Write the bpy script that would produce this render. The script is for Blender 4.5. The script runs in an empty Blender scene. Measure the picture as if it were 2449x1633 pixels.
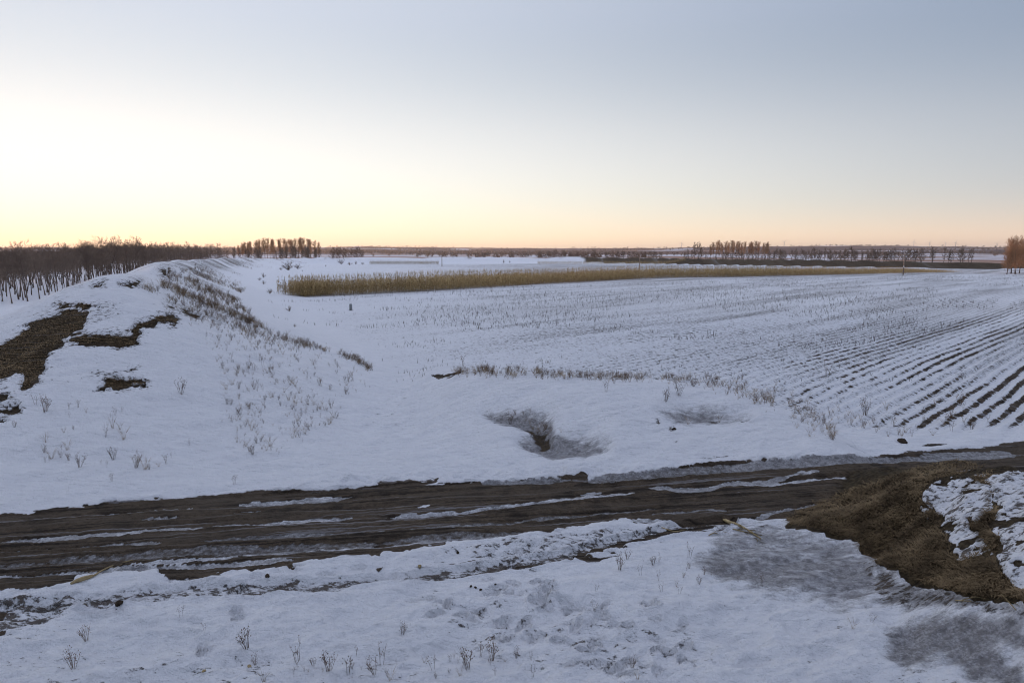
import bpy, math, random
import numpy as np
sc = bpy.context.scene
C = sc.collection
RNG = np.random.default_rng(7)
random.seed(7)
R = math.radians

# ------------------------------------------------------------------ camera
CAM_H = 6.0
PITCH = R(7.4)
F = 1633.0                                   # focal length in photo pixels (24 mm on a 36 mm sensor, 2449 px wide)
cam = bpy.data.cameras.new('camera'); cam.lens = 24.0; cam.sensor_width = 36.0
cam.clip_start = 0.1; cam.clip_end = 60000
cam_o = bpy.data.objects.new('camera', cam); C.objects.link(cam_o)
cam_o.location = (0, 0, CAM_H); cam_o.rotation_euler = (R(90) - PITCH, 0, 0)
sc.camera = cam_o

# ------------------------------------------------------------------ world: dusk sky
SUN_AZ, SUN_EL = R(-36), R(1.3)              # azimuth from +Y towards +X
world = bpy.data.worlds.new('World'); sc.world = world; world.use_nodes = True
wt = world.node_tree; wn = wt.nodes; wl = wt.links
for n in list(wn): wn.remove(n)
def N(t, ty, **kw):
    n = t.nodes.new(ty)
    for k, v in kw.items(): setattr(n, k, v)
    return n
def Mth(t, op, a, b=None, c=None, clamp=False):
    n = t.nodes.new('ShaderNodeMath'); n.operation = op; n.use_clamp = clamp
    for i, v in enumerate((a, b, c)):
        if v is None: continue
        if isinstance(v, (int, float)): n.inputs[i].default_value = v
        else: t.links.new(v, n.inputs[i])
    return n.outputs[0]
def Vmul(t, vec, s):
    n = t.nodes.new('ShaderNodeVectorMath'); n.operation = 'MULTIPLY'
    t.links.new(vec, n.inputs[0]); n.inputs[1].default_value = s; return n.outputs[0]
def Mix(t, fac, a, b, blend='MIX'):
    n = t.nodes.new('ShaderNodeMix'); n.data_type = 'RGBA'; n.blend_type = blend
    for s, v in ((n.inputs[0], fac), (n.inputs[6], a), (n.inputs[7], b)):
        if isinstance(v, (int, float)): s.default_value = v
        elif isinstance(v, tuple): s.default_value = v if len(v) == 4 else v + (1,)
        else: t.links.new(v, s)
    return n.outputs[2]
geo = N(wt, 'ShaderNodeTexCoord')
sep = N(wt, 'ShaderNodeSeparateXYZ'); wl.new(geo.outputs['Generated'], sep.inputs[0])
sx, sy = math.sin(SUN_AZ), math.cos(SUN_AZ)
dotp = Mth(wt, 'ADD', Mth(wt, 'MULTIPLY', sep.outputs[0], sx), Mth(wt, 'MULTIPLY', sep.outputs[1], sy))
hl = Mth(wt, 'SQRT', Mth(wt, 'ADD', Mth(wt, 'MULTIPLY', sep.outputs[0], sep.outputs[0]), Mth(wt, 'MULTIPLY', sep.outputs[1], sep.outputs[1])))
cz = Mth(wt, 'DIVIDE', dotp, Mth(wt, 'MAXIMUM', hl, 1e-4))
sunb = Mth(wt, 'MULTIPLY_ADD', cz, 0.5, 0.5, clamp=True)
elev = Mth(wt, 'ARCSINE', Mth(wt, 'MAXIMUM', sep.outputs[2], 0.0))
elev_f = Mth(wt, 'POWER', Mth(wt, 'DIVIDE', elev, math.pi / 2), 0.5)        # 0 horizon .. 1 zenith
mr = N(wt, 'ShaderNodeMapRange', interpolation_type='SMOOTHSTEP'); wl.new(elev, mr.inputs[0])
for _i, _v in ((1, R(7)), (2, R(19)), (3, 2.4), (4, 3.5)): mr.inputs[_i].default_value = _v
sunf = Mth(wt, 'POWER', sunb, mr.outputs[0])
SKY_GAIN = 2.2
HAZE = 6.0e-5
def ramp(stops):
    n = N(wt, 'ShaderNodeValToRGB'); cr = n.color_ramp; cr.interpolation = 'B_SPLINE'
    while len(cr.elements) > 1: cr.elements.remove(cr.elements[-1])
    for i, (e, c) in enumerate(stops):
        p = (e / 90.0) ** 0.5
        el = cr.elements[0] if i == 0 else cr.elements.new(p)
        el.position = p; el.color = tuple(v / SKY_GAIN for v in c) + (1,)
    wl.new(elev_f, n.inputs[0]); return n.outputs[0]
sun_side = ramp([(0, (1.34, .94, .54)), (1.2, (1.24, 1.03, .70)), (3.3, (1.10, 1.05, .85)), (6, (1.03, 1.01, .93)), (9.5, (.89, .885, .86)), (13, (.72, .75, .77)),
                 (17.5, (.60, .65, .73)), (35, (.62, .665, .80)), (90, (.70, .765, 1.02))])  # top stops, above the view, raised to brighten and cool the snow
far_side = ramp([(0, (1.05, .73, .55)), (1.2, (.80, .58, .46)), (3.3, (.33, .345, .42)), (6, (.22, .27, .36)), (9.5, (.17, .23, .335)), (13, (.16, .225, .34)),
                 (17.5, (.16, .225, .34)), (35, (.38, .43, .58)), (90, (.70, .765, 1.02))])  # unseen upper stops lifted here too, as added light on the snow
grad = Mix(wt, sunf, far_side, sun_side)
sky = N(wt, 'ShaderNodeTexSky', sky_type='NISHITA', sun_disc=False)
sky.sun_elevation = SUN_EL; sky.sun_rotation = SUN_AZ; sky.ozone_density = 3.0; sky.dust_density = 0.4
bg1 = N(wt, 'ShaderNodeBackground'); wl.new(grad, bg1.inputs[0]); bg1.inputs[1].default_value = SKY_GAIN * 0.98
bg2 = N(wt, 'ShaderNodeBackground'); wl.new(sky.outputs[0], bg2.inputs[0]); bg2.inputs[1].default_value = 0.03
adds = N(wt, 'ShaderNodeAddShader'); wl.new(bg1.outputs[0], adds.inputs[0]); wl.new(bg2.outputs[0], adds.inputs[1])
wout = N(wt, 'ShaderNodeOutputWorld'); wl.new(adds.outputs[0], wout.inputs[0])

sun = bpy.data.lights.new('sun', 'SUN'); sun.energy = 3.2; sun.angle = R(0.5); sun.color = (1.0, 0.52, 0.24)
sun_o = bpy.data.objects.new('sun', sun); C.objects.link(sun_o)
sun_o.rotation_euler = (R(90) - SUN_EL, 0, math.pi - SUN_AZ)
sc.view_settings.view_transform = 'Standard'; sc.view_settings.look = 'None'
sc.view_settings.exposure = 0.13; sc.view_settings.gamma = 1.0; sc.view_settings.use_curve_mapping = False
try:
    sc.cycles.use_denoising = True
    sc.cycles.pixel_filter_type = "BLACKMAN_HARRIS"; sc.cycles.filter_width = 1.1
    sc.cycles.max_bounces = 6; sc.cycles.diffuse_bounces = 3; sc.cycles.volume_bounces = 0
except Exception: pass

# ------------------------------------------------------------------ helpers
def tag(o, label=None, cat=None, group=None, kind=None):
    for k, v in (('label', label), ('category', cat), ('group', group), ('kind', kind)):
        if v: o[k] = v
    return o
def mesh_np(name, V, FA, mats, matidx=None, smooth=False):
    """V (n,3); FA (m,3) or (m,4)."""
    V = np.asarray(V, np.float32); FA = np.asarray(FA, np.int32); k = FA.shape[1]
    me = bpy.data.meshes.new(name)
    me.vertices.add(len(V)); me.vertices.foreach_set('co', V.ravel())
    me.loops.add(FA.size); me.loops.foreach_set('vertex_index', FA.ravel())
    me.polygons.add(len(FA)); me.polygons.foreach_set('loop_start', np.arange(0, FA.size, k, dtype=np.int32))
    if smooth: me.polygons.foreach_set('use_smooth', np.ones(len(FA), bool))
    for m in (mats if isinstance(mats, (list, tuple)) else [mats]): me.materials.append(m)
    if matidx is not None: me.polygons.foreach_set('material_index', np.asarray(matidx, np.int32))
    me.update(calc_edges=True)
    return me
def link(name, data, parent=None, loc=None, rotz=None, scale=None):
    o = bpy.data.objects.new(name, data); C.objects.link(o)
    if parent: o.parent = parent
    if loc is not None: o.location = loc
    if rotz is not None: o.rotation_euler = (0, 0, rotz)
    if scale is not None: o.scale = (scale, scale, scale) if isinstance(scale, (int, float)) else scale
    return o

def vnoise(x, y, seed=0):
    xi = np.floor(x).astype(np.int64); yi = np.floor(y).astype(np.int64)
    fx = (x - xi); fy = (y - yi)
    fx = fx * fx * fx * (fx * (fx * 6 - 15) + 10); fy = fy * fy * fy * (fy * (fy * 6 - 15) + 10)
    def h(a, b):
        v = (a * 374761393 + b * 668265263 + seed * 974634777) & 0xffffffff
        v = ((v ^ (v >> 13)) * 1274126177) & 0xffffffff
        v = v ^ (v >> 16)
        return (v & 0xffff) / 65535.0
    a = h(xi, yi); b = h(xi + 1, yi); c = h(xi, yi + 1); d = h(xi + 1, yi + 1)
    return (a + (b - a) * fx) * (1 - fy) + (c + (d - c) * fx) * fy
def fbm(x, y, o=4, seed=0):
    t = 0; a = .5; n = 0
    for i in range(o):
        t = t + a * vnoise(x, y, seed + i * 17); n += a
        x = x * 2.03 + 13.7; y = y * 2.03 - 7.1; a *= .5
    return t / n
def ss(a, b, x):
    t = np.clip((x - a) / (b - a), 0, 1); return t * t * (3 - 2 * t)

cp, sp = math.cos(PITCH), math.sin(PITCH)
def proj(x, y, z):
    dz = z - CAM_H
    w = y * cp - dz * sp; v = y * sp + dz * cp
    w = np.where(w < .05, .05, w)
    return 1224.5 + F * x / w, 816.5 - F * v / w
def ray(px, py):
    dx = (np.asarray(px, float) - 1224.5) / F; dy = (816.5 - np.asarray(py, float)) / F
    return dx, cp + dy * sp, -sp + dy * cp
def unproj(px, py, z=0.0):
    dx, dyy, dz = ray(px, py); t = (np.asarray(z) - CAM_H) / dz
    return dx * t, dyy * t
def seg_dist(x, y, P):
    """nearest distance to polyline P (k,2), with the param (segment + t) and the signed side (+ = right of travel)."""
    best = np.full(x.shape, 1e9); par = np.zeros(x.shape); side = np.zeros(x.shape); over = np.zeros(x.shape)
    for i in range(len(P) - 1):
        ax, ay = P[i]; bx, by = P[i + 1]; dx, dy = bx - ax, by - ay; L2 = dx * dx + dy * dy + 1e-9
        tr = ((x - ax) * dx + (y - ay) * dy) / L2; t = np.clip(tr, 0, 1)
        ex = x - ax - t * dx; ey = y - ay - t * dy; d = ex * ex + ey * ey
        m = d < best
        best = np.where(m, d, best); par = np.where(m, i + t, par)
        side = np.where(m, (dy * ex - dx * ey), side)
        if i == 0: over = np.where(m & (tr < 0), -tr * math.sqrt(L2), 0.0)
        else: over = np.where(m, 0.0, over)
    return np.sqrt(best), par, np.sign(side), over
def smooth_line(P, n=8):
    P = np.asarray(P, float); out = []
    Q = np.vstack([2 * P[0] - P[1], P, 2 * P[-1] - P[-2]])
    for i in range(1, len(Q) - 2):
        for k in range(n):
            t = k / n; p0, p1, p2, p3 = Q[i - 1], Q[i], Q[i + 1], Q[i + 2]
            out.append(.5 * ((2 * p1) + (-p0 + p2) * t + (2 * p0 - 5 * p1 + 4 * p2 - p3) * t * t + (-p0 + 3 * p1 - 3 * p2 + p3) * t ** 3))
    out.append(P[-1]); return np.array(out)
def poly_sd(px, py, poly):
    """signed distance, + inside."""
    P = np.asarray(poly, float); m = 40
    res = np.full(px.shape, -1e3)
    bb = (px > P[:, 0].min() - m) & (px < P[:, 0].max() + m) & (py > P[:, 1].min() - m) & (py < P[:, 1].max() + m)
    x = px[bb]; y = py[bb]
    if x.size == 0: return res
    best = np.full(x.shape, 1e9); ins = np.zeros(x.shape, bool)
    for i in range(len(P)):
        ax, ay = P[i]; bx, by = P[(i + 1) % len(P)]; dx, dy = bx - ax, by - ay
        t = np.clip(((x - ax) * dx + (y - ay) * dy) / (dx * dx + dy * dy + 1e-9), 0, 1)
        best = np.minimum(best, (x - ax - t * dx) ** 2 + (y - ay - t * dy) ** 2)
        c = (ay > y) != (by > y)
        xi = ax + (y - ay) * dx / (dy if abs(dy) > 1e-9 else 1e-9)
        ins ^= c & (x < xi)
    d = np.sqrt(best); res[bb] = np.where(ins, d, -d); return res
def stroke(px, py, P, w0):
    """soft stroke in the same plan as the polygons: 1 on the line, 0 at twice the half-width."""
    P = np.asarray(P, float); m = 60; out = np.zeros(px.shape)
    bb = (px > P[:, 0].min() - m) & (px < P[:, 0].max() + m) & (py > P[:, 1].min() - m) & (py < P[:, 1].max() + m)
    if not bb.any(): return out
    d, par, _, _ = seg_dist(px[bb], py[bb], P)
    end = np.minimum(par, len(P) - 1 - par)
    w = w0 * (.35 + .65 * np.clip(end * 3, 0, 1))
    out[bb] = ss(2.0, 0.0, d / w); return out
def crop(pts, x0, y0, s): return [(x0 + a / s, y0 + b / s) for a, b in pts]

# ------------------------------------------------------------------ plan of the place
# Old earth rampart: near end at the road, runs away on the left, turns and closes the field at the far side.
RAMP = smooth_line([(-18.6, 32.5), (-30, 58), (-53, 110), (-72, 165), (-92, 230), (-112, 300), (-112, 345), (-85, 366), (-40, 372), (20, 370), (62, 356), (96, 322), (132, 280), (172, 246), (260, 200), (360, 150)], 6)
RAMP_H = np.interp(np.linspace(0, 15, len(RAMP)), range(16), [4.35, 4.55, 4.75, 4.7, 4.4, 3.6, 3.3, 3.3, 3.3, 3.3, 3.3, 3.1, 2.8, 2.4, 2.0, 1.8])
_k = [(1000, 905, .40), (1065, 895, .95), (1130, 891, 1.25), (1270, 897, 1.45), (1400, 904, 1.5), (1600, 907, 1.45), (1750, 931, 1.25), (1880, 978, .9), (2010, 1040, .2)]
BANK = np.array([unproj(a, b, c) for a, b, c in _k]); BANK_H = np.array([c for _, _, c in _k])
_m = [(2255, 1140, .85), (2310, 1124, 1.25), (2420, 1128, 1.4), (2600, 1180, 1.6), (2800, 1280, 1.7)]
MOUND = np.array([unproj(a, b, c) for a, b, c in _m]); MOUND_H = np.array([c for _, _, c in _m])

def ramp_h(x, y):
    out = np.zeros(x.shape); m = (y > 8) & (np.hypot(x, y) < 480)
    xs, ys = x[m], y[m]
    wa = 3.0 * np.interp(np.hypot(xs, ys), [90, 220], [1, .12]); wx = xs + (fbm(xs * .09, ys * .09, 2, 3) - .5) * wa; wy = ys + (fbm(xs * .09, ys * .09, 2, 9) - .5) * wa
    d, par, side, over = seg_dist(wx, wy, RAMP)
    H = np.interp(par, range(len(RAMP)), RAMP_H)
    H = H * (.88 + .24 * fbm(par * .27, par * 0, 3, 5)) 
    W = np.where(side > 0, 11.5, 14.0) * (H / 4.5) ** .5
    lat = np.sqrt(np.maximum(d * d - over * over, 0))
    dd = np.sqrt((lat / W) ** 2 + (over / 16.5) ** 2)
    prof = np.interp(dd, [0, .06, .14, .28, .5, .76, .92, 1.08, 1.3], [1, .985, .90, .69, .42, .19, .07, .015, 0])
    out[m] = H * prof
    return out
def line_h(x, y, P, HH, wr, wl, seed):
    out = np.zeros(x.shape)
    m = (np.hypot(x, y) < 60) & (y > 3)
    xs, ys = x[m], y[m]
    kx = np.linspace(P[0, 0], P[-1, 0], 60); ky = np.interp(kx, P[:, 0], P[:, 1]); kh = np.interp(kx, P[:, 0], HH)
    for _ in range(6): ky[1:-1] = (ky[:-2] + ky[1:-1] * 2 + ky[2:]) / 4; kh[1:-1] = (kh[:-2] + kh[1:-1] * 2 + kh[2:]) / 4
    yc = np.interp(xs, kx, ky) + (fbm(xs * .35, xs * 0, 3, 33) - .5) * 1.1; H = np.interp(xs, kx, kh) * ss(kx[0] - 2.5, kx[0] + 1, xs) * ss(kx[-1] + 2.5, kx[-1] - .5, xs)
    t = np.where(ys < yc, (yc - ys) / wr, (ys - yc) / wl)
    out[m] = H * np.interp(t, [0, .12, .3, .55, .8, 1.0, 1.15], [1, .97, .82, .5, .2, .03, 0])
    return out

ROAD_TOP = [(-300, 1262), (0, 1227), (60, 1222), (130, 1208), (200, 1208), (268, 1195), (330, 1190), (437, 1183), (560, 1176), (700, 1168), (800, 1170), (880, 1160), (960, 1156), (1041, 1153), (1200, 1146), (1354, 1140), (1450, 1139), (1562, 1128), (1640, 1110), (1760, 1102), (1900, 1093), (2083, 1086), (2250, 1076), (2449, 1060), (2800, 1040)]
ROAD_BOT = [(2800, 1150), (2449, 1160), (2200, 1200), (2000, 1240), (1900, 1240), (1850, 1236), (1730, 1240), (1660, 1246), (1588, 1246), (1500, 1246), (1412, 1256), (1350, 1270), (1270, 1278), (1228, 1286), (1130, 1292), (1000, 1308), (970, 1318), (855, 1328), (776, 1334), (690, 1341), (723, 1355), (700, 1356), (656, 1358), (564, 1359), (494, 1370), (458, 1381), (410, 1381), (391, 1372), (381, 1358), (300, 1362), (218, 1366), (176, 1372), (170, 1387), (116, 1395), (42, 1401), (0, 1402), (-300, 1440)]
ROAD = ROAD_TOP + ROAD_BOT
c6 = lambda p: crop(p, 0, 680, 3.92)
c5 = lambda p: crop(p, 1750, 1080, 2.835)
c8 = lambda p: crop(p, 1050, 800, 2.767)
c7 = lambda p: crop(p, 350, 600, 6.72)
SOIL_BANK = [
    c6([(520, 170), (560, 187), (680, 182), (780, 150), (860, 140), (900, 157), (1000, 135), (1075, 150), (1060, 180), (1010, 215), (960, 217), (910, 190), (860, 200), (810, 230), (770, 240), (740, 207), (690, 192), (600, 216), (550, 210)]),
    c6([(-300, 700), (0, 570), (130, 500), (250, 405), (370, 330), (450, 310), (560, 270), (710, 220), (770, 260), (845, 265), (815, 300), (830, 330), (790, 350), (780, 420), (740, 440), (660, 470), (640, 500), (560, 530), (600, 560), (540, 590), (480, 630), (450, 680), (400, 710), (430, 770), (390, 800), (340, 890), (260, 960), (250, 990), (170, 1000), (210, 900), (215, 840), (140, 830), (50, 870), (0, 890), (-300, 950)]),
    c6([(640, 552), (720, 488), (800, 478), (920, 470), (1080, 455), (1170, 463), (1240, 420), (1270, 370), (1330, 348), (1400, 328), (1500, 306), (1570, 286), (1640, 283), (1662, 330), (1650, 378), (1610, 372), (1580, 342), (1500, 352), (1420, 387), (1350, 397), (1320, 432), (1290, 482), (1260, 552), (1240, 577), (1130, 587), (1060, 577), (1000, 557), (900, 552), (830, 567), (760, 557)]),
    c6([(890, 972), (980, 912), (970, 890), (1060, 880), (1180, 870), (1290, 885), (1350, 910), (1390, 945), (1370, 962), (1290, 947), (1200, 962), (1170, 977), (1060, 982), (1040, 947), (980, 967), (930, 992)]),
    c6([(-100, 1000), (90, 1020), (60, 1060), (0, 1110), (-100, 1120)]), c6([(-100, 1150), (90, 1130), (130, 1110), (210, 1165), (150, 1182), (50, 1182), (-100, 1210)]),
    c6([(-60, 1240), (70, 1240), (0, 1272), (-60, 1290)]), c6([(885, 812), (980, 800), (972, 827), (900, 838)]), c6([(980, 833), (1050, 828), (1130, 840), (1100, 853), (1010, 848)]),
    c6([(1225, 780), (1250, 772), (1290, 778), (1260, 792)]), c6([(1570, 183), (1640, 193), (1652, 217), (1590, 207)]), c6([(1690, 223), (1750, 233), (1800, 268), (1890, 290), (1840, 317), (1790, 297), (1740, 282)]), c6([(1945, 310), (2038, 340), (2060, 362), (2000, 350)]),
    c7([(200, 278), (300, 268), (322, 340), (302, 402), (260, 392), (238, 330)]), c7([(340, 275), (390, 268), (397, 340), (360, 362)]),
    [(284, 679), (311, 673), (340, 669), (326, 682), (306, 684)], [(222, 683), (238, 676), (252, 672), (246, 680), (232, 685)],
]
GRASS_MOUND = [
    c5([(330, 482), (560, 360), (880, 240), (1180, 140), (1340, 90), (1530, 60), (1720, 100), (1560, 155), (1400, 185), (1330, 222), (1270, 330), (1350, 370), (1430, 440), (1420, 560), (1490, 600), (1480, 712), (1560, 700), (1730, 650), (1780, 720), (1830, 800), (1900, 900), (1975, 965), (2300, 1150), (2300, 1180), (1980, 1020), (1900, 1000), (1700, 990), (1500, 950), (1250, 880), (1150, 800), (1000, 770), (870, 680), (860, 600), (700, 575), (620, 535), (450, 505)]),
    c5([(1440, 450), (1640, 480), (1700, 460), (1740, 380), (1800, 330), (1760, 270), (1800, 430), (1725, 500), (1830, 600), (1770, 700), (1740, 640), (1700, 600), (1700, 540), (1600, 520)]),
    c5([(1640, 185), (1750, 150), (1900, 165), (1940, 190), (1830, 240), (1740, 240)]), c5([(1540, 325), (1610, 330), (1600, 352), (1550, 352)]), c5([(1840, 430), (1900, 440), (1890, 470), (1850, 460)]), c5([(1870, 490), (1940, 500), (1920, 530)]),
]
MOUND_SNOW = [c5([(1330, 222), (1440, 168), (1560, 152), (1620, 172), (1700, 215), (1770, 300), (1740, 380), (1690, 455), (1640, 478), (1540, 458), (1440, 445), (1400, 440), (1350, 370), (1270, 330)]),
    c5([(1430, 470), (1560, 470), (1600, 520), (1700, 545), (1690, 600), (1700, 640), (1620, 640), (1560, 690), (1490, 705), (1500, 650), (1480, 590), (1425, 555)]), c5([(1485, 702), (1560, 672), (1730, 640), (1740, 655), (1600, 690), (1500, 715)]), c5([(1275, 470), (1330, 445), (1345, 458), (1290, 480)]), c5([(1270, 375), (1330, 380), (1300, 415), (1275, 410)]),
    c5([(1640, 130), (1800, 140), (1960, 140), (2300, 200), (2400, 900), (2100, 1000), (1975, 965), (1900, 880), (1830, 800), (1775, 705), (1830, 620), (1780, 560), (1725, 500), (1790, 430), (1800, 340), (1740, 240)])]
ICE = [
    c5([(-100, 560), (0, 490), (350, 485), (620, 530), (860, 600), (870, 700), (950, 800), (980, 960), (700, 1060), (560, 1000), (350, 960), (150, 920), (0, 900), (-150, 860), (-200, 760)]),
    c5([(860, 700), (1150, 820), (1400, 900), (1700, 990), (2000, 1060), (2100, 1140), (1700, 1070), (1400, 1050), (1200, 1060), (980, 1000)]),
    c5([(1120, 1250), (1250, 1180), (1500, 1130), (2000, 1100), (2100, 1300), (1800, 1290), (1790, 1340), (1980, 1450), (2000, 1600), (1600, 1490), (1400, 1400), (1200, 1465), (1120, 1350)]),
]
HOLLOW = [c8([(300, 500), (420, 490), (560, 490), (700, 490), (750, 520), (740, 580), (770, 640), (1000, 640), (1120, 690), (1110, 750), (950, 790), (760, 800), (600, 760), (520, 700), (600, 640), (480, 580), (360, 560)]),
          c8([(1440, 500), (1560, 470), (1740, 445), (1880, 460), (2000, 480), (2060, 530), (2050, 555), (1900, 562), (1700, 570), (1560, 560), (1480, 530)])]
HOLLOW_CORE = [c8([(500, 540), (600, 555), (640, 585), (700, 600), (745, 690), (680, 695), (620, 650), (590, 600)]), c8([(1790, 510), (1840, 515), (1830, 545), (1790, 540)]), c8([(1960, 530), (2060, 535), (2050, 558), (2000, 555)]),
               c8([(1415, 545), (1445, 555), (1465, 580), (1445, 595)]), c8([(1530, 595), (1555, 595), (1565, 625), (1585, 650), (1550, 632)]), c8([(1740, 803), (1830, 792), (1900, 786), (1985, 795), (1900, 803), (1800, 812)]), c8([(1505, 690), (1545, 685), (1562, 705), (1530, 697)])]
# ice / packed-snow streaks lying in the road ruts: (points, half-width, 0 grey ice .. 1 white)
STREAK = [
    ([(240, 1224), (330, 1217), (458, 1210)], 3.5, .75), ([(571, 1202), (700, 1193), (840, 1182)], 3.5, .6),
    ([(-200, 1302), (0, 1288), (106, 1281), (247, 1270), (352, 1263), (458, 1258), (529, 1249), (635, 1246), (713, 1240)], 5, .55),
    ([(660, 1244), (748, 1235), (843, 1231)], 6, .7), ([(928, 1229), (1023, 1222), (1129, 1214), (1270, 1198), (1383, 1187), (1517, 1177)], 4.2, .7),
    ([(-200, 1325), (0, 1313), (106, 1306), (212, 1299), (317, 1292), (381, 1290)], 4, .4), ([(476, 1283), (599, 1277), (741, 1270), (882, 1263), (1023, 1256), (1200, 1243), (1341, 1228), (1482, 1216), (1588, 1205)], 4.5, .3),
    ([(-200, 1358), (0, 1344), (106, 1336), (247, 1328), (353, 1321), (494, 1312), (700, 1304), (776, 1297), (953, 1288), (1094, 1278), (1300, 1264)], 8, .25),
    ([(317, 1344), (458, 1333), (600, 1321), (741, 1310), (882, 1302), (1023, 1292), (1129, 1283), (1250, 1276)], 3.8, .78),
    ([(-200, 1382), (0, 1369), (106, 1362), (176, 1357), (226, 1359), (268, 1353), (388, 1349), (529, 1344), (700, 1335)], 5, .65),
    ([(1150, 1153), (1200, 1150), (1366, 1144)], 5, .3), ([(1400, 1146), (1535, 1138), (1623, 1127), (1729, 1118), (1900, 1106), (2100, 1094)], 9, .3),
    ([(1545, 1160), (1623, 1167), (1694, 1165), (1736, 1152), (1835, 1147), (1900, 1130), (1960, 1122)], 6.5, .5), ([(1750, 1152), (1838, 1154), (1933, 1141), (2032, 1133)], 5, .75),
    ([(1750, 1114), (1856, 1105), (1997, 1096), (2173, 1092), (2449, 1078), (2700, 1060)], 8, .35), ([(2150, 1138), (2300, 1128), (2449, 1120)], 4, .3),
    ([(340, 1238), (430, 1232)], 2, .5), ([(540, 1226), (640, 1216)], 2.2, .6), ([(1000, 1207), (1030, 1203)], 3, .9), ([(1390, 1175), (1440, 1172)], 4, .7), ([(1560, 1226), (1700, 1210), (1740, 1214)], 3.5, .3),
    ([(1700, 1246), (1790, 1236), (1890, 1214), (1960, 1198)], 3.5, .5), ([(1380, 1258), (1440, 1247), (1500, 1240), (1600, 1238)], 3.5, .79),
]
SIDE_TRACK = [(-100, 1462), (0, 1453), (156, 1434), (364, 1417), (583, 1406), (833, 1390), (1041, 1373), (1250, 1345), (1385, 1318), (1510, 1287), (1666, 1253), (1760, 1240)]
SIDE_BARE = [[(1366, 1318), (1420, 1303), (1520, 1276), (1600, 1258), (1700, 1245), (1700, 1256), (1620, 1270), (1560, 1288), (1480, 1313), (1420, 1325), (1380, 1328)],
             [(1330, 1332), (1400, 1332), (1480, 1322), (1420, 1338), (1340, 1345), (1250, 1350), (1200, 1358), (1230, 1345)],
             [(-80, 1452), (0, 1446), (95, 1440), (60, 1452), (0, 1462), (-80, 1470)], [(-60, 1470), (25, 1468), (0, 1482), (-60, 1488)], [(-50, 1505), (12, 1508), (0, 1520)], [(280, 1450), (296, 1452), (290, 1460)],
             [(1030, 1348), (1095, 1340), (1150, 1332), (1120, 1342), (1060, 1350)], [(890, 1352), (915, 1349), (905, 1356)], [(2030, 1008), (2040, 1000)] * 2]
EDGE_BARE = [[(905, 1153), (980, 1148), (1050, 1143), (1040, 1151), (960, 1158), (915, 1160)], [(1366, 1146), (1380, 1138), (1400, 1134), (1412, 1146), (1390, 1150)], [(2205, 1066), (2240, 1060), (2275, 1060), (2260, 1066), (2220, 1069)],
             [(2390, 1060), (2449, 1052), (2600, 1040), (2600, 1075), (2449, 1082), (2400, 1068)], [(1028, 895), (1060, 892), (1108, 888), (1075, 901), (1050, 906)]]

# ------------------------------------------------------------------ terrain
def base_h(x, y):
    d = np.hypot(x, y); az = np.degrees(np.arctan2(x, y))
    z = np.zeros(x.shape)
    # field a little above the road
    _, vy = 0, y - (22.5 + .18 * (x))                         # road far edge runs roughly along here
    fld = ss(0, 9, vy) * ss(-26, -6, x + .35 * (y - 30)) * ss(700, 330, d)
    z += .30 * fld
    z += .22 * ss(0, 60, x - 30) * ss(230, 160, d) * ss(20, 60, y)
    z += (fbm(x * .02, y * .02, 3, 11) - .5) * .5 * ss(30, 80, d) * ss(900, 400, d)
    # hills
    azn = fbm(az * .16 + 40, d * .0004, 4, 23)
    crest = np.interp(az, [-180, -60, -40, -16, -8, 0, 6, 12, 20, 27, 31, 36, 45, 70, 180], [20, 40, 40, 56, 60, 52, 44, 52, 64, 66, 54, 40, 40, 30, 20])
    z += crest * (.72 + .56 * azn) * ss(2300, 7000, d) - 3.0 * ss(450, 900, d) * ss(2600, 1500, d)
    z += (fbm(x * .0022, y * .0022, 3, 29) - .5) * 14 * ss(2200, 4500, d)
    return z
FOOT = []                                                     # footprints: (x, y, dir, length, width, depth)
def add_foot(px, py, n, spread, dirn):
    for _ in range(n):
        a = px + RNG.normal(0, spread[0]); b = py + RNG.normal(0, spread[1])
        X, Y = unproj(a, b, 0)
        FOOT.append((float(X), float(Y), dirn + RNG.normal(0, .5), RNG.uniform(.11, .17), RNG.uniform(.055, .08), RNG.uniform(.06, .12)))
def foot_row(p0, p1, step, jit):
    x0, y0 = unproj(*p0); x1, y1 = unproj(*p1); L = math.hypot(x1 - x0, y1 - y0); n = int(L / step); a = math.atan2(y1 - y0, x1 - x0)
    for i in range(n + 1):
        t = i / max(n, 1); s = (1 if i % 2 else -1) * .1
        FOOT.append((x0 + (x1 - x0) * t - math.sin(a) * s + RNG.normal(0, jit), y0 + (y1 - y0) * t + math.cos(a) * s + RNG.normal(0, jit), a + RNG.normal(0, .15), .15, .065, RNG.uniform(.05, .085)))
for a in ((1300, 1420, 12, (70, 26)), (1430, 1500, 14, (110, 36)), (1570, 1500, 10, (70, 40)), (1330, 1540, 8, (80, 26)), (1500, 1590, 7, (80, 16)), (1150, 1440, 6, (80, 20))): add_foot(*a, .4)
foot_row((985, 1429), (1440, 1575), .55, .05); foot_row((1250, 1400), (1650, 1560), .5, .08); foot_row((580, 1485), (480, 1560), .5, .02); foot_row((620, 1372), (1010, 1356), .6, .03); foot_row((1100, 1365), (1220, 1340), .4, .03); foot_row((590, 1400), (500, 1545), .7, .02)
foot_row((1290, 1395), (1230, 1480), .45, .03); foot_row((1180, 1420), (1420, 1440), .4, .08)
TRAMPLE = [[(640, 1168), (760, 1150), (900, 1138), (1050, 1130), (1250, 1118), (1420, 1112), (1560, 1108), (1640, 1104), (1560, 1124), (1400, 1134), (1200, 1142), (1040, 1150), (880, 1158), (700, 1166)]]

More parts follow.
